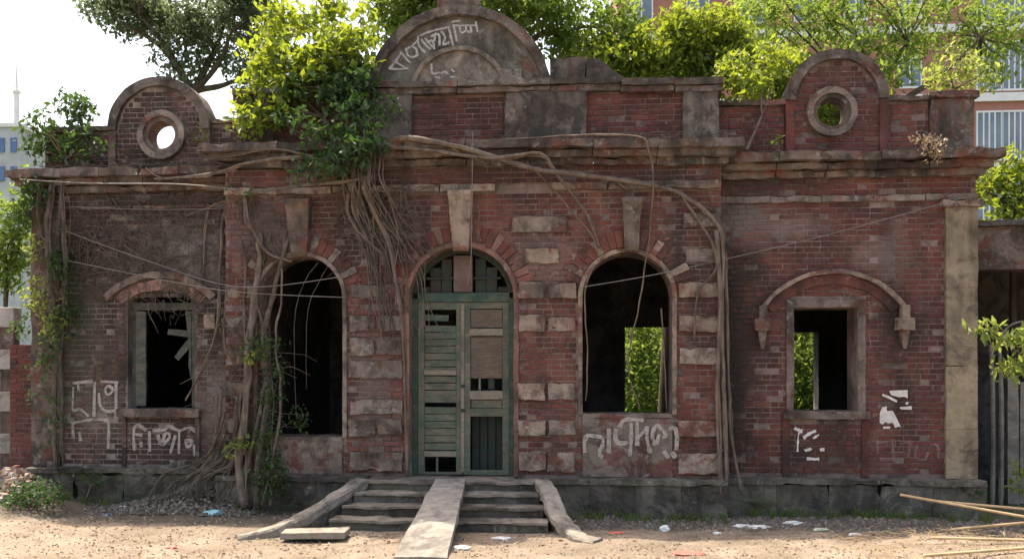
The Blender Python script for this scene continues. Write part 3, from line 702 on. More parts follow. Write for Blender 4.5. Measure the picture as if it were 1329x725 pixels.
T3 = [[(150, 310), (240, 320), (275, 350), (270, 430), (225, 530), (260, 585)], [(60, 310), (30, 400), (35, 520)], [(70, 300), (150, 310)], [(355, 230), (355, 520)],
      [(450, 230), (440, 330), (480, 400), (540, 405), (600, 400)], [(650, 150), (650, 340), (635, 565)], [(500, 180), (560, 100), (700, 90), (800, 100)], [(730, 130), (730, 420)],
      [(735, 330), (810, 260), (860, 210)], [(860, 200), (860, 350), (900, 520)], [(960, 420), (935, 330), (940, 240), (1000, 170), (1060, 230), (1115, 300), (1070, 330)],
      [(1020, 300), (990, 400)], [(1160, 210), (1230, 210), (1260, 300), (1250, 480)], [(1090, 520), (1140, 590)], [(1200, 540), (1230, 580)]]
strokes('graffiti', T3, (755, 535), 10.22, -.036, .052, 'paint')
T4 = [[(60, 110), (55, 290)], [(60, 75), (210, 60)], [(235, 70), (230, 340)], [(290, 60), (420, 70)], [(270, 160), (280, 250), (320, 300), (400, 300)], [(410, 90), (410, 350)],
      [(320, 130), (345, 95), (385, 130), (345, 170), (320, 135)], [(60, 300), (120, 290), (180, 340)], [(55, 400), (200, 375), (320, 375), (350, 410), (345, 600)], [(55, 400), (60, 520)],
      [(110, 480), (120, 540)], [(100, 90), (105, 130)]]
strokes('graffiti', T4, (85, 485), 6.3, YW-.017, .04, 'paint')
T5 = [[(90, 450), (85, 180), (150, 120), (240, 180)], [(110, 240), (190, 250)], [(180, 350), (185, 400)], [(295, 210), (300, 460)], [(350, 190), (500, 180), (560, 130), (690, 190), (820, 150), (910, 190)],
      [(410, 260), (460, 380), (560, 290), (560, 240), (510, 230), (460, 380)], [(640, 260), (580, 480)], [(695, 200), (690, 490)], [(790, 330), (860, 320), (850, 380), (800, 410), (790, 330)], [(900, 390), (900, 520)]]
strokes('graffiti', T5, (165, 540), 10.36, YW-.017, .042, 'paint')
T6 = [[(715, 220), (720, 300)], [(715, 215), (790, 210)], [(840, 190), (850, 370)], [(740, 350), (860, 350)], [(900, 220), (980, 220), (970, 330)], [(1040, 240), (1030, 330), (1090, 360)],
      [(1160, 230), (1210, 240), (1220, 340)], [(1130, 300), (1110, 350)]]
strokes('graffiti', T6, (1025, 540), 6.33, YW-.017, .035, 'paint_faint')
T7 = [[(35, 95), (100, 125)], [(105, 175), (205, 112)], [(190, 180), (235, 150)], [(70, 130), (60, 290)], [(120, 280), (175, 265)], [(245, 275), (280, 270)], [(140, 345), (240, 350)]]
for k, ((xa, ya), (xb, yb)) in enumerate(T7):
    m = MB(); n_ = 7; top, bot = [], []; wd = random.uniform(9, 16)
    for q in range(n_):
        t = q/(n_-1); x, y = xa+(xb-xa)*t, ya+(yb-ya)*t; l_ = math.hypot(xb-xa, yb-ya); nx_, ny_ = -(yb-ya)/l_, (xb-xa)/l_
        w1, w2 = wd*random.uniform(.6, 1.25), wd*random.uniform(.5, 1.25)
        top.append((x+nx_*w1+random.uniform(-5, 5), y+ny_*w1)); bot.append((x-nx_*w2+random.uniform(-5, 5), y-ny_*w2))
    vs = [m.bm.verts.new(at(1025+x/6.33, 540+y/6.33, YW-.017-.0008*k)+Vector((0, random.uniform(-.006, 0), 0))) for x, y in top+bot[::-1]]
    for q in range(n_-1): m.bm.faces.new((vs[q], vs[q+1], vs[2*n_-2-q], vs[2*n_-1-q]))
    m.build('poster_scrap', 'paper', B)
m = MB()
for k, pl in enumerate([[(240, 120), (490, 110), (490, 220), (440, 200), (380, 210), (270, 180)], [(150, 160), (240, 190), (350, 250), (340, 280), (240, 230), (150, 190)], [(380, 340), (545, 325), (545, 375), (400, 370)],
           [(470, 270), (510, 275), (490, 310), (460, 300)], [(150, 340), (210, 330), (210, 390), (290, 390), (340, 480), (400, 610), (370, 600), (320, 620), (290, 550), (230, 560), (190, 540), (150, 575), (115, 550), (115, 420)],
           [(160, 600), (260, 600), (250, 630), (160, 630)]]):
    vs = [at(1130+x/10.35, 495+y/10.35, YW-.018-.001*k) for x, y in pl]
    m.bm.faces.new([m.bm.verts.new(v+Vector((0, random.uniform(-.006, 0), 0))) for v in vs])
m.build('poster_scrap', 'paper', B)

# ------------------------------------------------------------------ foliage
def leaves_mesh(name, cen, size, droop=.35, ratio=.5, face=None, fold=.12):
    """folded five-point leaves at cen (n,3)"""
    n = len(cen); d = rng.normal(size=(n, 3)); d[:, 2] -= droop; d /= np.linalg.norm(d, axis=1)[:, None]
    up = rng.normal(size=(n, 3))*.55; up[:, 2] += 1
    sd = np.cross(d, up); sd /= np.linalg.norm(sd, axis=1)[:, None]+1e-6; nn = np.cross(sd, d)
    L = size*rng.uniform(.45, 1.4, n)[:, None]; W = L*ratio*rng.uniform(.8, 1.2, n)[:, None]
    base = cen-d*L*.5; mid = cen-nn*L*fold; tip = cen+d*L*.5-nn*L*fold*.8
    l = cen+sd*W*.5-d*L*.06; r = cen-sd*W*.5-d*L*.06
    V = np.stack([base, mid, tip, l, r], 1).reshape(-1, 3)
    k = np.arange(n)[:, None]*5
    F = np.stack([k+[[0, 4, 1]], k+[[1, 4, 2]], k+[[0, 1, 3]], k+[[1, 2, 3]]], 1).reshape(-1, 3)
    me = bpy.data.meshes.new(name); me.from_pydata(V.tolist(), [], F.tolist()); return me
def clump_points(clumps, per):
    out = []
    for (x, y, z, r) in clumps:
        n = max(6, int(per*r*r)); u = rng.normal(size=(n, 3)); u /= np.linalg.norm(u, axis=1)[:, None]
        rad = r*rng.uniform(.25, 1, n)[:, None]**.6; p = u*rad*np.array([1, 1, .75])
        out.append(p+np.array([x, y, z]))
    return np.concatenate(out)
def scatter_clumps(ells, n, rmin, rmax):
    cl = []
    wts = [e[3]*e[5] for e in ells]
    for _ in range(n):
        e = random.choices(ells, wts)[0]
        while True:
            v = Vector((random.uniform(-1, 1), random.uniform(-1, 1), random.uniform(-1, 1)))
            if .2 < v.length < 1: break
        cl.append((e[0]+v.x*e[3], e[1]+v.y*e[4], e[2]+v.z*e[5], random.uniform(rmin, rmax)))
    return cl
def tree(name, label, cat, base, ells, nclump, per, lsize, mat, rr=(.25, .5), trunk=.12, limbs=14, group=None, bark='bark', droop=.35, ratio=.5, single=0, fork=None, dens=1.0):
    base = Vector(base); T = empty(name, base, label, cat, group)
    cl = scatter_clumps(ells, int(nclump*dens), *rr)
    pts = clump_points(cl, per)
    if single:
        ml = []
        for k in range(6):
            q = leaves_mesh('leaf', np.zeros((1, 3)), lsize*1.1, droop, ratio); q.materials.append(M[mat]); ml.append(q)
        order = np.argsort(pts[:, 1])[:single*3]; pick = rng.permutation(order)[:single]
        for i in pick:
            o = bpy.data.objects.new('leaf', ml[random.randrange(6)]); C.objects.link(o)
            o.location = pts[i]; o.rotation_euler = (random.uniform(-.5, .5), random.uniform(-.4, .4), random.uniform(0, 6.28)); child(o, T)
        pts = np.delete(pts, pick, 0)
    o = add(leaves_mesh('crown', pts, lsize, droop, ratio), 'crown', mat, None, kind='stuff'); child(o, T)
    cx = sum(c[0] for c in cl)/len(cl); cy = sum(c[1] for c in cl)/len(cl); zlow = min(e[2]-e[5]*.6 for e in ells)
    f = Vector(fork) if fork else Vector((base.x*.4+cx*.6, base.y*.4+cy*.6, max(base.z+.05, zlow)))
    mb = MB(); md = base.lerp(f, .5)+Vector((trunk*.8, 0, 0)); mb.tube([base-Vector((0, 0, .05)), md, f], trunk, trunk*.65, 8, 6, trunk*.3)
    prim = []
    for c in random.sample(cl, min(6, len(cl))):
        e = f.lerp(Vector(c[:3]), .75); mid = f.lerp(e, .5)+Vector((random.uniform(-.2, .2), random.uniform(-.2, .2), random.uniform(0, .3)))*(e-f).length*.5
        mb.tube([f, mid, e], trunk*.5, trunk*.18, 6, 5, trunk*.25, c[0]); prim += [mid, e, f.lerp(mid, .7)]
    for c in random.sample(cl, min(limbs, len(cl))):
        e = Vector(c[:3]); s0 = min(prim, key=lambda q: (q-e).length); mid = s0.lerp(e, .5)+Vector((random.uniform(-.2, .2), random.uniform(-.2, .2), random.uniform(-.05, .3)))*(e-s0).length*.5
        mb.tube([s0, mid, e], trunk*.17, trunk*.05, 4, 4, trunk*.1, c[0])
    mb.build('trunk', bark, T, smooth=True)
    return T
def E_(px, py, Y, rx, rz, ry=None):
    p = at(px, py, Y); s = (Y-CAMY)/FPX
    return (p.x, Y, p.z, rx*s, (ry if ry else rx*s*.8), rz*s)
# trees behind the building
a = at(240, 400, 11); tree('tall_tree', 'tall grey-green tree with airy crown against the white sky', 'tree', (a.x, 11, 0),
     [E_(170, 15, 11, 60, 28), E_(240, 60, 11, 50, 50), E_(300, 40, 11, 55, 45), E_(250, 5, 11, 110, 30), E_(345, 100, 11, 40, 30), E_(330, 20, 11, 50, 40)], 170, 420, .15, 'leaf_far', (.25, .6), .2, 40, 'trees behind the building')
a = at(700, 400, 6); tree('leafy_tree', 'bright green leafy tree rising behind the domed pediment', 'tree', (a.x, 6.3, 0),
     [E_(540, 25, 6, 60, 40), E_(690, 20, 6, 70, 40), E_(770, 45, 6, 60, 50), E_(600, -30, 6, 140, 40)], 170, 420, .15, 'leaf_mid', (.3, .6), .16, 30, 'trees behind the building')
a = at(860, 400, 4.9); tree('leafy_tree', 'sunlit yellow-green tree behind the parapet scroll', 'tree', (a.x, 5.6, 0),
     [E_(800, 85, 5.6, 45, 30), E_(860, 75, 5.6, 60, 40), E_(930, 80, 5.6, 70, 35), E_(900, 40, 5.6, 60, 30), E_(975, 95, 5.6, 45, 30)], 170, 420, .14, 'leaf_fig', (.25, .5), .13, 24, 'trees behind the building')
a = at(1090, 400, 8); tree('spreading_tree', 'spreading tree with bare dark limbs before the red apartment block', 'tree', (a.x, 8, 0),
     [E_(1010, 30, 8, 80, 35), E_(1110, 20, 8, 80, 35), E_(1080, 100, 7.5, 80, 50), E_(1200, 10, 8, 70, 20), E_(1290, 40, 8, 60, 40), E_(1310, 90, 8, 40, 25), E_(1180, 60, 8, 50, 25)], 150, 300, .14, 'leaf_mid', (.25, .6), .15, 44, 'trees behind the building',
     fork=at(1100, 170, 8))
a = at(1070, 300, 6); tree('leafy_tree', 'yellow-green tree seen through the round brick oculus', 'tree', (a.x, 6, 0), [E_(1075, 130, 6, 55, 50), E_(1010, 110, 6, 40, 40)], 70, 420, .14, 'leaf_fig', (.25, .5), .1, 14, 'trees behind the building')
# bushes behind the rear openings
for k, (px, py, w_, h_, lab) in enumerate(((845, 500, 60, 95, 'sunlit bush outside the rear opening of the middle block'), (1040, 500, 60, 90, 'sunlit bush outside the rear opening of the right wing'))):
    a = at(px, 600, 7.5); tree('garden_bush', lab, 'bush', (a.x, 7.5, 0), [E_(px, py, 7.5, w_, h_), E_(px+20, py+60, 7.2, w_, 50), E_(px-30, py-60, 8, w_, 50)], 110, 420, .14, 'leaf_mid', (.3, .5), .05, 16, 'bushes behind the rear wall')
a = at(930, 600, 11); tree('garden_hedge', 'long dark hedge closing the view behind the rear openings', 'hedge', (a.x, 11, 0), [E_(820, 510, 11, 70, 110), E_(900, 510, 11, 70, 110), E_(980, 510, 11, 70, 110), E_(1060, 510, 11, 70, 110)], 150, 330, .17, 'leaf_mid', (.35, .6), .05, 20, 'bushes behind the rear wall')
a = at(1310, 400, 3.2); tree('garden_bush', 'bright bush above the lintel of the dark shed', 'bush', (a.x, 3.2, 0),
     [E_(1300, 255, 3.2, 40, 40), E_(1335, 240, 3.2, 40, 45), E_(1275, 230, 3.6, 25, 30)], 70, 420, .12, 'leaf_fig', (.2, .38), .06, 14)
a = at(-5, 400, 2.2); tree('corner_bush', 'yellow-green bush filling the gap beyond the mossy corner', 'bush', (a.x, 2.2, 0), [E_(20, 300, 2.2, 28, 60), E_(35, 250, 2.2, 16, 20), E_(5, 340, 2.2, 20, 40)], 60, 380, .11, 'leaf_mid', (.2, .36), .05, 12)
# the fig on the front: crown, roots
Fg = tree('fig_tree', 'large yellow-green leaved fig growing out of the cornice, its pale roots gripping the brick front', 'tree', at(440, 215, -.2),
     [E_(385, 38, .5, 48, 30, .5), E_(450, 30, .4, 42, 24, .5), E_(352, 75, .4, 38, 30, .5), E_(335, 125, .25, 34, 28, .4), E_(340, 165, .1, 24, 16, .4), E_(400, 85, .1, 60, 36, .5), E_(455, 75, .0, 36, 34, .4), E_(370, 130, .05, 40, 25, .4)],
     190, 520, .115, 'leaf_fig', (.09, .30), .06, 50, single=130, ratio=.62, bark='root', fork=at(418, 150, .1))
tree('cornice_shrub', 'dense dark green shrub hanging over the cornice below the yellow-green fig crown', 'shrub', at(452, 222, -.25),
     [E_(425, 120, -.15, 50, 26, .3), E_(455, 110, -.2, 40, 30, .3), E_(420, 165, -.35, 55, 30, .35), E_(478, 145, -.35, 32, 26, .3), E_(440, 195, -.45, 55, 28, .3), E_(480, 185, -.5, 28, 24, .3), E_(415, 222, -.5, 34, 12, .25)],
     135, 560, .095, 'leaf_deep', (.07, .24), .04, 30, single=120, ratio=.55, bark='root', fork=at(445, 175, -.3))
def root(pts, r0, r1=None, Y=-.05, par=Fg, mat='root', wob=.015, sub=5, name='root', sides=6):
    P = [at(p[0], p[1], p[2] if len(p) > 2 else Y) for p in pts]
    m = MB().tube(P, r0, r1, sides, sub, wob, pts[0][0]*.1)
    if r0 > .015:
        for q in range(2):
            o_ = Vector((random.uniform(-1, 1), random.uniform(-.2, .5), random.uniform(-1, 1)))*r0*1.3
            m.tube([p_+o_*(.6+.8*noise.noise(p_*2)) for p_ in P], r0*random.uniform(.4, .75), (r1 or r0)*.6, 5, sub, wob*2.2, pts[0][0]*.3+q*7)
    if r0 > .019:
        for q in range(len(P)-1):
            for _ in range(random.choice((0, 1, 1, 2))):
                a = P[q].lerp(P[q+1], random.random()); d = (P[q+1]-P[q]).normalized(); L = random.uniform(.08, .3)
                sd = Vector((-d.z, 0, d.x))*random.choice((-1, 1))*random.uniform(.3, .9)
                b_ = a+(d*.6+sd*.5)*L*.5+Vector((0, .0, -.02)); c_ = a+(d*.9+sd*.8)*L+Vector((random.gauss(0, .04), .02, -.12*L))
                m.tube([a, b_, c_], r0*random.uniform(.25, .5), r0*.1, 5, 4, .02, a.x)
    return m.build(name, mat, par, smooth=True)
YC = -.34                                   # in front of the cornice edge
root([(480, 200, -.1), (520, 180, YC), (600, 192, YC), (690, 218, YC+.05), (760, 228, -.2), (845, 240, -.15), (890, 256, -.12), (930, 290, -.12), (938, 330, -.1), (936, 420, -.08), (940, 520, -.1), (943, 625, -.2)], .035, .022)
root([(500, 190, -.3), (560, 196, YC), (640, 205, YC), (700, 200, YC), (720, 225, YC+.1), (745, 255, -.12), (765, 285, -.1), (778, 322, -.1)], .026, .012)
root([(690, 215, -.32), (712, 240, -.14), (740, 272, -.1), (770, 310, -.1), (776, 335, -.08)], .014, .009)
root([(640, 182, -.2), (750, 176, -.3), (828, 178, YC), (842, 200, YC), (847, 240, -.22), (843, 300, -.15), (836, 350, -.1), (828, 400, -.06), (822, 430, -.04), (815, 480, .0), (830, 530, .0)], .014, .009)
root([(884, 252, -.12), (905, 285, -.1), (925, 318, -.1), (928, 350, -.1), (905, 380, -.08), (900, 440, -.08)], .016, .008)
root([(930, 300, -.1), (934, 400, -.1), (930, 520, -.1), (935, 640, -.2)], .03, .02)
root([(941, 330, -.02), (944, 450, -.02), (948, 560, -.02), (962, 640, -.1)], .022, .014)
root([(770, 345, -.06), (758, 380, -.05), (762, 450, -.05), (760, 520, -.04)], .012, .008)
root([(858, 400, .1), (862, 470, .1), (866, 535, .1)], .012, .008)
# the mat of roots below the crown
for k in range(18):
    x = 446+random.uniform(0, 50); e = x+random.uniform(0, 75); kx = random.uniform(300, 420)
    root([(x, 195, -.2), (x+random.uniform(-6, 8), 235, YC), (x+random.uniform(-15, 15)+(e-440)*.15, 275, -.14), (x+(e-440)*.4, 320, -.08), (x+(e-440)*.55+random.uniform(-12, 12), 360+random.uniform(0, 40), -.06), (x+(e-440)*.6+random.uniform(-14, 14), 400+random.uniform(0, 60), -.05)], random.uniform(.008, .018), .005, mat='root_dry' if k % 4 else 'root', wob=.03)
root([(470, 240, YC), (485, 275, -.14), (505, 320, -.08), (515, 380, -.07), (522, 430, -.06), (526, 540, -.05), (528, 615, -.06)], .03, .014)
root([(458, 235, YC), (450, 270, -.16), (465, 300, -.1), (498, 330, -.08)], .026, .01)
# roots running over the left cornice and hanging down the mossy wing
root([(440, 205, -.3), (380, 205, YC), (320, 212, -.3), (270, 226, -.05), (200, 232, -.02)], .03, .014)
root([(430, 212, YC), (360, 194, -.3), (310, 200, -.25), (265, 208, -.1)], .02, .01)
root([(470, 232, YC), (400, 240, YC), (340, 248, -.15), (290, 262, .1), (240, 280, .24)], .018, .008)
root([(300, 262, .1), (290, 280, .18), (286, 330, .2), (284, 380, .2), (280, 430, .18), (262, 480, .2), (240, 518, .15)], .024, .012)
root([(272, 266, .2), (266, 300, .22), (264, 350, .22)], .016, .01)
root([(318, 258, -.1), (322, 285, -.15), (335, 312, -.12), (350, 330, -.1), (378, 340, -.08)], .022, .014)
root([(292, 275, .15), (296, 330, .15), (293, 390, .16), (290, 440, .16), (300, 500, .1), (285, 560, .1), (262, 620, 0)], .02, .014)
root([(305, 275, .1), (312, 310, .0), (318, 345, -.05), (316, 400, -.05), (318, 470, -.08)], .018, .01)
# stems round the left arch
for k, (x, r) in enumerate(((322, .06), (346, .045), (360, .022), (338, .03))):
    root([(x+random.uniform(0, 30), 330+random.uniform(-30, 10), -.05), (x+random.uniform(-8, 12), 385, -.07), (x+random.uniform(-10, 10), 440, -.09), (x+random.uniform(-12, 8), 520, -.12), (x+random.uniform(-16, 8), 590, -.2), (x-10+random.uniform(-20, 14), 655, -.3)], r*.6, r, mat='root_dry' if k % 2 else 'root', wob=.03)
for k in range(2): root([(412+k*17, 340, .06), (386+k*13+random.uniform(-4, 4), 400, .1), (384+k*13, 440+random.uniform(0, 110), .1)], .007, .004, mat='root_dry')
# buttress roots fanning at the foot
for k in range(12):
    x = 325-k*5+random.uniform(-8, 8); root([(x+16, 545+random.uniform(-50, 25), .05-.02*k), (x+random.uniform(-8, 6), 590+random.uniform(-12, 12), -.05), (x-14-k*3+random.uniform(-12, 12), 622+random.uniform(-10, 8), -.15), (x-30-k*4+random.uniform(-18, 18), 650+random.uniform(-6, 8), -.25)], random.uniform(.008, .032), .008, mat='root_dry', wob=.03)
# hair roots: a dry mesh over the mossy wing
m = MB()
def tangle(n, x0, x1, y0, y1, Y, seg=6, st=17):
    for k in range(n):
        x, y = random.uniform(x0, x1), random.uniform(y0, y1); a = random.gauss(1.4, .7); P = []
        for q in range(seg):
            P.append(at(x, y, Y-random.uniform(0, .02))); a += random.gauss(0, .35); x += math.cos(a)*st; y += abs(math.sin(a))*st if random.random() < .8 else -st*.3
        m.tube(P, random.choice((.003, .004, .005, .006, .008, .011)), .0025, 4, 3, .016, k)
tangle(200, 85, 305, 232, 335, YW-.035); tangle(90, 120, 300, 330, 400, YW-.03, 4, 14); tangle(130, 440, 530, 235, 310, -.07, 6, 13); tangle(60, 300, 365, 250, 330, -.06, 5, 12); tangle(60, 280, 345, 380, 560, -.06, 6, 15)
m.build('hair_roots', 'root_dry', Fg, kind='stuff')
# smaller plants on and round the ruin
tree('parapet_shrub', 'dark shrub sprouting from the mossy wing parapet end', 'shrub', at(85, 215, .3), [E_(75, 165, .35, 40, 32), E_(100, 145, .5, 28, 28), E_(105, 190, .2, 30, 25), E_(50, 185, .3, 22, 20)], 85, 420, .10, 'leaf_dark', (.12, .22), .03, 14, bark='root')
tree('parapet_shrub', 'pale yellow-green shrub rooted on the brick parapet pier', 'shrub', at(1232, 120, .6), [E_(1235, 90, .7, 28, 28), E_(1215, 105, .6, 18, 14), E_(1265, 95, .8, 22, 24)], 55, 420, .09, 'leaf_pale', (.1, .22), .02, 12, bark='root')
tree('parapet_sapling', 'slender sapling leaning from the cornice beside the oculus panel', 'sapling', at(968, 190, .25), [E_(985, 110, .5, 32, 26), E_(960, 85, .6, 28, 22), E_(1000, 75, .6, 22, 20)], 50, 480, .10, 'leaf_fig', (.12, .24), .022, 10, bark='root', fork=at(988, 150, .4))
tree('oculus_weed', 'small yellowing weed beside the mossy round oculus', 'weed', at(262, 200, .38), [E_(258, 176, .36, 16, 12)], 8, 330, .08, 'leaf_pale', (.06, .1), .008, 5, bark='root')
tree('cornice_weed', 'tiny tuft of weeds on the cornice below the brick oculus', 'weed', at(1010, 192, .1), [E_(1012, 182, .1, 10, 7)], 5, 330, .06, 'leaf_mid', (.05, .08), .006, 4, bark='root')
tree('cornice_weed', 'green weed tuft where roots cross the mossy cornice corner', 'weed', at(315, 262, -.05), [E_(310, 252, -.08, 22, 12)], 9, 330, .06, 'leaf_mid', (.06, .1), .008, 6, bark='root')
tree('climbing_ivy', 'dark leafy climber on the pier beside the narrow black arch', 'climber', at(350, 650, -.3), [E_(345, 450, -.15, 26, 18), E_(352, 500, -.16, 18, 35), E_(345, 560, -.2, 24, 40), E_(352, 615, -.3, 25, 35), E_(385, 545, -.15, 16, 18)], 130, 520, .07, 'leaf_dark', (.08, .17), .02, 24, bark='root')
tree('wall_sapling', 'pale leafed sapling low on the pier by the buttress roots', 'sapling', at(318, 640, -.3), [E_(312, 580, -.3, 20, 18), E_(325, 460, -.25, 20, 14)], 20, 330, .09, 'leaf_pale', (.07, .12), .012, 10, bark='root')
for k, (ee, lab, mt) in enumerate((([E_(45, 250, .1, 22, 25), E_(30, 280, .1, 18, 25)], 'vine spilling below the mossy cornice end', 'leaf_dark'),
                 ([E_(40, 320, .05, 16, 18), E_(50, 385, 0, 16, 25), E_(70, 420, .05, 14, 40)], 'yellow-green vine hanging down the mossy corner pilaster', 'leaf_pale'),
                 ([E_(75, 330, .1, 16, 40), E_(85, 400, .12, 12, 40)], 'dark vine mat clinging to the mossy corner pilaster', 'leaf_dark'),
                 ([E_(62, 460, .05, 14, 40), E_(70, 540, .05, 14, 40), E_(48, 500, .3, 12, 50), E_(30, 420, .3, 14, 40)], 'sparse deep green creeper low on the mossy corner pilaster', 'leaf_deep'))):
    tree('hanging_vine', lab, 'vine', at((50, 45, 80, 66)[k], (235, 235, 235, 380)[k], .1), ee, 55, 480, .075, mt, (.09, .16), .01, 14, bark='root', droop=.9)
root([(66, 235, .1), (62, 330, .1), (72, 430, .1), (70, 520, .12), (72, 610, .0)], .035, .03, mat='root_dry', wob=.03)
root([(80, 250, .12), (84, 360, .14), (78, 470, .14), (82, 600, .05)], .03, .02, mat='root_dry', wob=.03)
tree('ground_shrub', 'low rounded green shrub at the foot of the rubble bank', 'shrub', at(48, 665, -.7), [E_(45, 640, -.7, 42, 18), E_(25, 645, -.75, 20, 16), E_(75, 652, -.75, 20, 10)], 90, 560, .06, 'leaf_deep', (.09, .16), .015, 16, bark='root')
tree('leafy_branch', 'sunlit branch of drooping pale leaves in front of the dark shed', 'branch', at(1350, 680, -1.0), [E_(1275, 425, -1, 20, 9), E_(1300, 440, -1, 20, 12), E_(1318, 480, -1, 28, 14), E_(1335, 440, -1, 25, 22)], 44, 330, .14, 'leaf_pale', (.09, .18), .018, 20, bark='root', droop=.6, ratio=.32, single=60, fork=at(1342, 480, -1.0))
tree('ground_weed', 'straggly pale weed growing by the shed planks', 'weed', at(1322, 655, .0), [E_(1322, 620, 0, 14, 22)], 14, 280, .08, 'leaf_pale', (.06, .1), .008, 8, bark='root')
tree('plinth_weed', 'weed growing at the plinth corner below the pilaster', 'weed', at(1268, 640, .05), [E_(1262, 640, .05, 14, 10)], 8, 280, .06, 'leaf_dark', (.05, .09), .006, 6, bark='root')
tree('ground_weed', 'dark weeds at the foot of the mossy wing plinth', 'weed', at(112, 640, -.1), [E_(115, 622, -.05, 22, 14)], 12, 280, .07, 'leaf_dark', (.06, .1), .008, 8, bark='root')

tree('dried_weed', 'clump of dead straw-coloured weed on the cornice beside the brick parapet pier', 'weed', at(1205, 192, .0), [E_(1205, 184, .0, 26, 8, .15), E_(1212, 202, -.03, 14, 12, .08)], 34, 420, .06, 'dry_leaf', (.05, .1), .006, 24, bark='root_dry')
# ------------------------------------------------------------------ wires
def wire(pts, lab, r=.0055):
    P = [at(*p) for p in pts]; o = MB().tube(P, r, r, 5, 8).build('cable', 'wire', None, smooth=True)
    o['label'] = lab; o['category'] = 'cable'; o['group'] = 'cables strung across the front'
wire([(25, 233, -.06), (120, 238, -.1), (230, 239, -.1), (310, 246, -.1)], 'grey cable along the underside of the mossy cornice', .009)
wire([(75, 296, .15), (190, 338, .1), (310, 372, -.1), (450, 358, -.1)], 'thin cable sagging from corner vines to the black arch, upper one', .006)
wire([(78, 336, .15), (180, 357, .1), (300, 378, -.1), (450, 386, -.1)], 'thin cable sagging from corner vines to the black arch, lower one', .006)
wire([(90, 268, .15), (200, 272, .12), (300, 270, 0)], 'thin cable running level below the mossy frieze', .005)
wire([(758, 372, -.1), (870, 352, -.1), (1060, 308, .1), (1230, 262, .12), (1255, 256, .12)], 'thin pale cable climbing across the clean brick wing', .006)
wire([(613, 170, -.33), (612, 260, -.33), (611, 330, -.3), (606, 372, -.1)], 'thin vertical wire hanging beside the door keystone', .005)

# ------------------------------------------------------------------ ramp slab, loose slab, bamboo, litter
def thing(mb, name, mat, label, cat, group=None, smooth=False):
    o = mb.build(name, mat, None, smooth=smooth); o['label'] = label; o['category'] = cat
    if group: o['group'] = group
    return o
def slab_between(a0, a1, b0, b1, th):
    """slab whose top has corners a0,a1 (upper end) and b0,b1 (lower end)"""
    m = MB(); b = m.bm; n = 14; rows = []
    for i in range(n+1):
        t = i/n; l = Vector(a0).lerp(Vector(b0), t); r = Vector(a1).lerp(Vector(b1), t); row = []
        for k in range(5): row.append(b.verts.new(l.lerp(r, k/4)))
        for k in range(5): row.append(b.verts.new(r.lerp(l, k/4)-Vector((0, 0, th))))
        rows.append(row)
    for p, q in zip(rows, rows[1:]):
        for k in range(10): b.faces.new((p[k], p[(k+1) % 10], q[(k+1) % 10], q[k]))
    b.faces.new(rows[0][::-1]); b.faces.new(rows[-1]); rough(b, .008, 5); return m
M['ramp'] = mat_plaster('ramp_cement', (.33, .30, .265), .15, .3, .02, 0, 61)
thing(slab_between((-.93, -.42, .49), (-.55, -.42, .49), (-.92, -3.0, .03), (-.40, -3.0, .03), .09), 'ramp_slab', 'ramp', 'narrow cement ramp slab laid down the middle of the steps', 'ramp')
o = thing(slab_between((-.36, .13, .055), (.36, .13, .07), (-.36, -.16, .05), (.34, -.18, .06), .07), 'loose_slab', 'cement', 'loose flat stone slab lying beside the left step kerb', 'slab')
p = at(415, 700, 0); o.location = (-2.02, -1.92, .03); o.rotation_euler = (0, 0, .12)
M['bamboo'] = mat_plain('dry_bamboo', (.34, .23, .12), (.55, .41, .24), 7, .6, .2, (.5, 3, 3), .4)
def bamboo(a, b, r, lab):
    A, Bv = Vector(a), Vector(b); m = MB(); n = 9
    for i in range(n):
        p, q = A.lerp(Bv, i/n), A.lerp(Bv, (i+1)/n); d = (q-p)*.04
        m.tube([p, p+d, q-d, q], r, r*.98, 8, 1); m.tube([q-d*.4, q+d*.4], r*1.13, r*1.13, 8, 1)
    thing(m, 'bamboo_pole', 'bamboo', lab, 'pole', 'poles lying at the shed corner', True)
bamboo((4.55, -1.0, .42), (6.6, -1.7, .12), .016, 'bamboo pole with raised end leaning over the other poles')
bamboo((4.95, -.9, .34), (6.7, -1.1, .22), .016, 'bamboo pole lying against the plinth behind the raised pole')
bamboo((4.55, -1.95, .10), (6.3, -2.0, .09), .016, 'bamboo pole lying flat on the dry straw')
bamboo((4.2, -2.7, .06), (5.6, -2.25, .09), .016, 'bamboo pole lying skew in front of the flat pole')
bamboo((5.0, -1.3, .08), (6.4, -1.15, .2), .016, 'thin bamboo pole half hidden under the raised pole')
M['blue_bag'] = mat_plain('blue_plastic', (.12, .26, .42), (.25, .42, .55), 12, .35, .3, spec=.5)
M['cyan_bag'] = mat_plain('turquoise_plastic', (.12, .35, .42), (.3, .52, .56), 12, .35, .3, spec=.5)
M['red_bag'] = mat_plain('red_plastic', (.5, .10, .08), (.6, .2, .16), 12, .4, .2, spec=.4)
M['white_bag'] = mat_plain('white_plastic', (.55, .54, .52), (.75, .74, .72), 12, .45, .2, spec=.4)
M['green_bag'] = mat_plain('pale_green_plastic', (.35, .45, .3), (.5, .55, .42), 12, .45, .2, spec=.4)
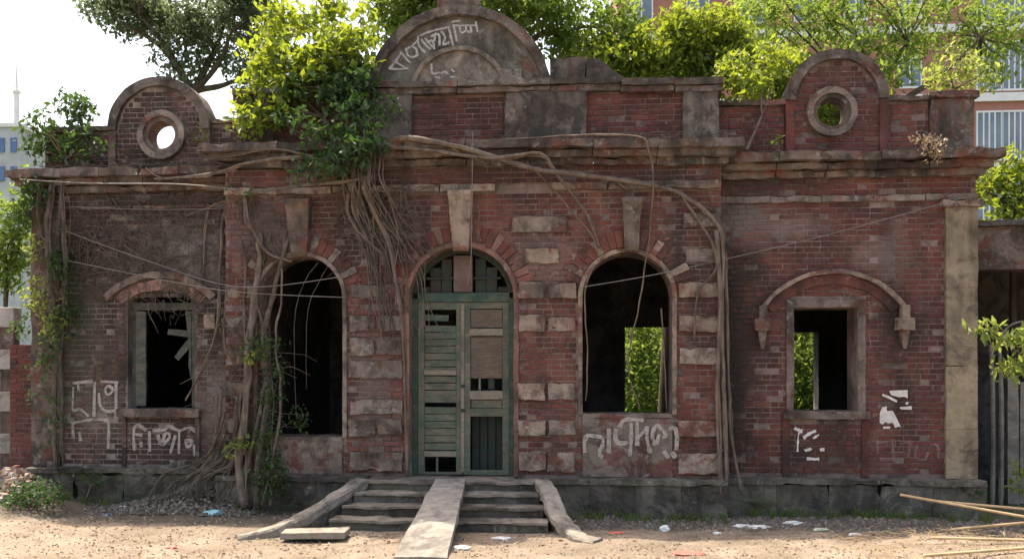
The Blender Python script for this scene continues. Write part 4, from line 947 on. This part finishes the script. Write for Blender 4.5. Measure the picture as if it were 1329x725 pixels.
def bag(px, py, rx, rz, mat, label, Yd=None):
    d = ZC*FPX/(py-HOR)                                    # depth of the ground under this point
    u = (px-664)/FPX; y = CAMY+d*math.cos(PSI)+u*d*math.sin(PSI); x = CAMX-d*math.sin(PSI)+u*d*math.cos(PSI)
    b = bmesh.new(); bmesh.ops.create_icosphere(b, subdivisions=3, radius=1)
    for v in b.verts:
        n = noise.noise_vector(v.co*1.6+Vector((px, 0, 0)))*.45+noise.noise_vector(v.co*4+Vector((px, 3, 0)))*.2
        v.co = Vector(((v.co.x+n.x)*rx, (v.co.y+n.y)*rx*.7, (max(v.co.z, -.4)+n.z*.8)*rz))
    m = MB(); m.merge(b); o = thing(m, 'plastic_bag', mat, label, 'litter', 'litter on the ground')
    o.location = (x, y, gh(x, y)+rz*.3)
bag(106, 650, .10, .06, 'blue_bag', 'crumpled blue plastic bag by the mossy wing plinth')
bag(276, 668, .13, .05, 'cyan_bag', 'flattened turquoise plastic bag by the buttress roots')
bag(222, 709, .06, .025, 'red_bag', 'small red plastic wrapper on the sunlit sand left of the steps')
bag(893, 718, .16, .02, 'red_bag', 'flat faded red plastic sheet on the sand in front of the shade')
bag(158, 662, .09, .03, 'white_bag', 'white plastic scrap beside the dark gravel heap')
bag(962, 683, .10, .02, 'white_bag', 'white plastic scrap at the corner of the two plinths')
bag(985, 684, .14, .02, 'white_bag', 'long white plastic sheet on the ground along the clean wing plinth')
bag(1028, 680, .11, .03, 'white_bag', 'white plastic bag against the clean wing plinth')
bag(862, 686, .06, .05, 'white_bag', 'small white cup on the ground before the middle plinth')
bag(1064, 688, .08, .02, 'green_bag', 'pale green wrapper on the ground before the clean wing')
bag(650, 698, .10, .02, 'white_bag', 'scrap of white paper on the ground at the lowest step')
bag(598, 712, .10, .02, 'white_bag', 'crumpled white paper beside the ramp slab')
bag(930, 690, .05, .02, 'white_bag', 'tiny white scrap below the dark corner roots')
bag(1110, 694, .07, .015, 'white_bag', 'flat white scrap on the shaded dirt before the clean wing')
bag(800, 690, .09, .015, 'red_bag', 'dull red cloth scrap at the end of the right step kerb')
bag(140, 668, .05, .02, 'blue_bag', 'small blue scrap at the edge of the sunlit sand')
bag(330, 690, .05, .012, 'white_bag', 'tiny white scrap on the sand left of the loose slab')
m = MB()
for k in range(130):
    a = random.choice((random.uniform(.8, 2.7), random.uniform(2.7, 6.2), random.uniform(-6.6, -3), random.uniform(3, 6.5))); b_ = (-.25 if a < 2.7 and a > -3.9 else .06)-abs(random.gauss(0, .12))
    for q in range(7):
        t = random.uniform(0, 6.28); h_ = random.uniform(.04, .13); z = gh(a, b_); w_ = random.uniform(.004, .008)
        x0_, y0_ = a+random.uniform(-.03, .03), b_+random.uniform(-.03, .03); dx, dy = math.cos(t)*h_*.5, math.sin(t)*h_*.5
        v_ = [m.bm.verts.new(p_) for p_ in ((x0_-w_, y0_, z), (x0_+w_, y0_, z), (x0_+dx*.5+w_*.6, y0_+dy*.5, z+h_*.7), (x0_+dx*.5-w_*.6, y0_+dy*.5, z+h_*.7), (x0_+dx, y0_+dy, z+h_))]
        m.bm.faces.new(v_[:4]); m.bm.faces.new((v_[3], v_[2], v_[4]))
o = m.build('grass_tufts', 'leaf_mid'); o['kind'] = 'stuff'; o['label'] = 'thin grass tufts along the foot of the plinths'; o['category'] = 'grass'
# loose ground litter nobody could count
def spread(n, x0, x1, y0, y1, bias=1):
    x = rng.uniform(x0, x1, n); y = y1-(y1-y0)*rng.uniform(0, 1, n)**bias; return x, y
def on_steps(x, y): return -2.1 < x < .6 and y > -1.5
x, y = spread(12000, -7.5, 7.5, -3.6, -.05)
keep = [noise.noise(Vector((a*1.1, b*1.1, 3)))+random.uniform(-.35, .35) > -.02 for a, b in zip(x, y)]; x, y = x[keep], y[keep]
pts = np.array([(a, b, gh(a, b)+.006) for a, b in zip(x, y) if not on_steps(a, b) and not (b > -.2)])
add(leaves_mesh('leaf_litter', pts, .036, 0, .45, fold=.05), 'leaf_litter', 'dry_leaf', kind='stuff', label='dry brown leaves scattered over the sandy ground', cat='leaves')
def stones(name, n, x0, x1, y0, y1, s0, s1, mat, label, cat, zadd=0, hump=None):
    m = MB(); x, y = spread(n, x0, x1, y0, y1)
    for a, b in zip(x, y):
        if on_steps(a, b): continue
        s = random.uniform(s0, s1)*random.uniform(.5, 1); z = gh(a, b)+s*.2+(hump(a, b) if hump else 0); q = []
        for dx, dy, dz in ((1, 0, 0), (.3, .9, .1), (-.8, .6, 0), (-.8, -.6, .1), (.3, -.9, 0)):
            q.append(m.bm.verts.new((a+dx*s*random.uniform(.7, 1.2), b+dy*s*random.uniform(.7, 1.2), z-s*.35)))
        t = [m.bm.verts.new(v.co*1+Vector((random.uniform(-.3, .3)*s+(a-v.co.x)*.35, (b-v.co.y)*.35, s*random.uniform(.6, 1)))) for v in q]
        for k in range(5): m.bm.faces.new((q[k], q[(k+1) % 5], t[(k+1) % 5], t[k]))
        m.bm.faces.new(t)
    o = m.build(name, mat); o['kind'] = 'stuff'; o['label'] = label; o['category'] = cat
M['pebble'] = mat_leaf('pebble', [(.12, .1, .08), (.3, .24, .18), (.2, .09, .06), (.4, .34, .27)], (.2, .15, .1), 0)
M['gravel'] = mat_leaf('dark_gravel', [(.075, .065, .055), (.13, .112, .095), (.2, .17, .145)], (.1, .1, .1), 0)
stones('pebbles', 2200, -7.5, 7.5, -3.6, -.2, .008, .028, 'pebble', 'small pebbles and brick chips strewn over the sand', 'pebbles')
stones('gravel_heap', 1100, -5.6, -3.3, -.62, .1, .012, .035, 'gravel', 'dark grey gravel heaped along the mossy wing plinth', 'gravel', hump=lambda a, b: .10*math.exp(-((a+4.3)/.9)**2)*max(0, 1+b*1.2))
stones('debris', 1300, .9, 6.2, -1.1, -.1, .012, .04, 'gravel', 'dark broken debris along the foot of the plinths', 'debris')
stones('rubble_bank', 420, -7.6, -6.1, -.8, .6, .03, .09, 'pebble', 'bank of broken brick and plaster rubble at the building corner', 'rubble', hump=lambda a, b: .18*math.exp(-((a+6.9)/.5)**2-((b-.1)/.5)**2))
# straw and twigs at the right corner
m = MB()
for k in range(420):
    a, b = random.uniform(3.6, 6.5), random.uniform(-2.9, -1.2); t = random.uniform(0, 6.28); l = random.uniform(.05, .2)
    z = gh(a, b)+.015+random.uniform(0, .04); m.tube([(a, b, z), (a+math.cos(t)*l, b+math.sin(t)*l, z+random.uniform(-.01, .04))], .003, .002, 3, 1)
o = m.build('dry_straw', 'bamboo'); o['kind'] = 'stuff'; o['label'] = 'dry straw and twigs under the bamboo poles'; o['category'] = 'straw'
# litter and twigs on top of the cornices
m = MB()
for k in range(260):
    a = random.choice((random.uniform(-2, 2.6), random.uniform(5.0, 5.9), random.uniform(-6.6, -3.9))); mid = -3.8 < a < 2.67
    b = random.uniform(-.2, .1) if mid else random.uniform(.05, .35); z = (4.80 if mid else 4.61)+random.uniform(0, .03); t = random.uniform(0, 6.28); l = random.uniform(.06, .22)
    m.tube([(a, b, z), (a+math.cos(t)*l*.6, b+math.sin(t)*l*.4, z+.03), (a+math.cos(t)*l, b+math.sin(t)*l*.6, z+random.uniform(-.04, .05))], .006, .003, 4, 2)
o = m.build('twig_litter', 'root_dry'); o['kind'] = 'stuff'; o['label'] = 'dead twigs and root ends lying along the cornice tops'; o['category'] = 'twigs'

# ------------------------------------------------------------------ shed and wall beyond the corners
sx = at(1268, 500, 1.4).x
Sh = empty('shed', (sx+.8, 1.4, 0), 'dark open shed with cement lintel and plank front beside the tan pilaster', 'shed')
MB().box(sx-.4, sx+3, 1.4, 1.75, 3.25, 3.85, .15, .015, 3).build('lintel', 'cornice', Sh)
MB().box(sx-.4, sx+3, 1.3, 1.8, 3.853, 3.93, .1, .015, 3).build('coping', 'plinth', Sh)
MB().box(sx-.4, sx+3, 4.2, 4.4, 0, 3.8).build('rear_wall', 'inner', Sh)
MB().box(sx-.4, sx+3, 1.76, 4.3, 3.5, 3.6).build('roof', 'inner', Sh)
MB().box(sx+2.6, sx+2.8, 1.76, 4.2, 0, 3.5).build('side_wall', 'inner', Sh)
M['plank'] = mat_wood('grey_plank', (.2, .19, .17), (.24, .22, .19), .5, 12)
for px in (1287, 1298): a = at(px, 500, 1.3); MB().tube([(a.x, 1.3, -.05), (a.x+.01, 1.3, 1.2), (a.x-.01, 1.32, 2.2)], .035, .03, 8, 4, .01).build('post', 'plank', Sh)
for k in range(4):
    a = at(1314+k*17, 500, 1.32); MB().box(a.x-.075, a.x+.075, 1.3+.02*(k % 2), 1.34+.02*(k % 2), .0, 1.75-.06*k, .2, .008, 3, k).build('plank', 'plank', Sh)
a = at(1325, 420, 1.35); MB().tube([Vector((a.x+t_[0], 1.36, t_[1])) for t_ in ((-.28, 1.7), (-.28, 2.2), (-.2, 2.42), (0, 2.52), (.25, 2.45))], .015, .015, 6, 4).build('hoop', 'wire', Sh)
bx = at(17, 500, 1.0).x
Nb = empty('block_wall', (bx-.5, 1.0, 0), 'pale cement block wall beyond the mossy corner', 'wall')
M['block'] = mat_plaster('block_cement', (.4, .37, .34), .2, .4, .05, 0, 71)
for r_ in range(9):
    for c_ in range(4):
        x1 = bx-.42*c_-(.21 if r_ % 2 else 0)
        MB().box(x1-.41, x1, 1.0, 1.2, r_*.31+.0, r_*.31+.295, bevel=.008).build('block', 'block', Nb)
MB().box(bx-1.8, bx-.02, 1.02, 1.18, 0, 2.75).build('mortar_bed', 'mortar', Nb)
Gb = empty('garden_wall', (bx+.2, .9, 0), 'short broken brick wall between the mossy corner and pale block wall', 'wall')
g = MB().box(bx+.01, WL+.1, .9, 1.15, 0, 2.2).build('wall_core', 'mortar', Gb)
bm = bmesh.new(); z = .3; r_ = 0
while z < 2.2:
    x = bx-.1*(r_ % 2)
    while x < WL+.1:
        brick_mesh_into(bm, max(x, bx+.02), min(x+.215, WL+.12), .9, z, z+.06, random.uniform(.006, .012)); x += .225
    z += .0715; r_ += 1
me = bpy.data.meshes.new('brick_courses'); bm.to_mesh(me); bm.free(); o = add(me, 'brick_courses', 'brick', None, kind='stuff'); child(o, Gb)

# ------------------------------------------------------------------ far buildings
M['far_brick'] = mat_plain('far_brick', (.36, .16, .12), (.44, .21, .16), 3, .9, 0)
M['far_white'] = mat_plain('far_white', (.72, .72, .7), (.82, .82, .8), 2, .8, 0)
M['far_glass'] = mat_plain('far_glass', (.10, .14, .18), (.22, .28, .34), .8, .15, 0, spec=.6)
M['far_blue'] = mat_plain('far_blue', (.10, .17, .33), (.14, .22, .4), 3, .8, 0)
YB = 29.0
Ap = empty('apartment_block', (at(1150, 400, YB).x, YB, 0), 'modern red brick apartment block with white floor bands behind the trees', 'building')
x0, x1 = at(800, 100, YB).x, at(1480, 100, YB).x
MB().box(x0, x1, YB, YB+9, 0, 24).build('wall', 'far_brick', Ap)
zb = [at(1230, py, YB).z for py in (308, 218, 128, 38, -52)]
for z in zb: MB().box(x0-.2, x1+.2, YB-.12, YB+.1, z-.18, z+.18).build('floor_band', 'far_white', Ap)
for z in zb[:-1]:
    for px in (832, 905, 975, 1045, 1110, 1180, 1283, 1316, 1390):
        big = px in (1283, 1316, 1390); wd = .48 if big else .45; cx = at(px, 100, YB).x
        za, zt = (z+.35, z+2.35) if big else (z+.55, z+1.75)
        wo = MB().box(cx-wd, cx+wd, YB-.06, YB+.05, za-.08, za).box(cx-wd, cx+wd, YB-.06, YB+.05, zt, zt+.08).box(cx-wd-.06, cx-wd, YB-.06, YB+.05, za-.08, zt+.08).box(cx+wd, cx+wd+.06, YB-.06, YB+.05, za-.08, zt+.08)
        for t_ in ((-.33, 0, .33) if big else (0,)): wo.box(cx+t_*wd*1.5-.03, cx+t_*wd*1.5+.03, YB-.05, YB+.05, za, zt)
        wo = child(wo.build('window', 'far_white'), Ap)
        pn = MB().box(cx-wd, cx+wd, YB-.03, YB+.02, za, zt).build('pane', 'far_glass'); pn.parent = wo
a = at(22, 190, 34); Bt = empty('white_building', (a.x, 34, 0), 'far white building with blue side beyond the mossy corner', 'building')
M['far_grey'] = mat_plain('far_grey', (.38, .39, .4), (.55, .56, .56), 1.2, .9, 0)
MB().box(a.x-5, a.x+.1, 34, 40, 0, at(18, 165, 34).z).build('wall', 'far_grey', Bt)
MB().box(a.x-5, a.x+.2, 33.9, 40, at(18, 165, 34).z+.003, at(18, 160, 34).z).build('roof', 'far_white', Bt)
for k, py in enumerate((195, 232)):
    z = at(18, py, 34).z; MB().box(a.x-.35, a.x-.02, 33.93, 34.05, z-.1, z+.65).build('window', 'far_blue', Bt)
    MB().box(a.x-1.4, a.x-.7, 33.93, 34.05, z-.1, z+.65).build('window', 'far_blue', Bt)
a = at(21, 160, 45); Mn = empty('tower', (a.x, 45, 0), 'slim far tower with a needle mast against the pale sky', 'tower')
MB().tube([(a.x, 45, 0), (a.x, 45, at(21, 120, 45).z)], .2, .17, 10, 1).build('shaft', 'far_white', Mn)
MB().tube([(a.x, 45, at(21, 121, 45).z), (a.x, 45, at(21, 118, 45).z)], .26, .26, 10, 1).build('gallery', 'far_white', Mn)
MB().tube([(a.x, 45, at(21, 118, 45).z), (a.x, 45, at(21, 82, 45).z)], .1, .02, 8, 1).build('mast', 'far_white', Mn)
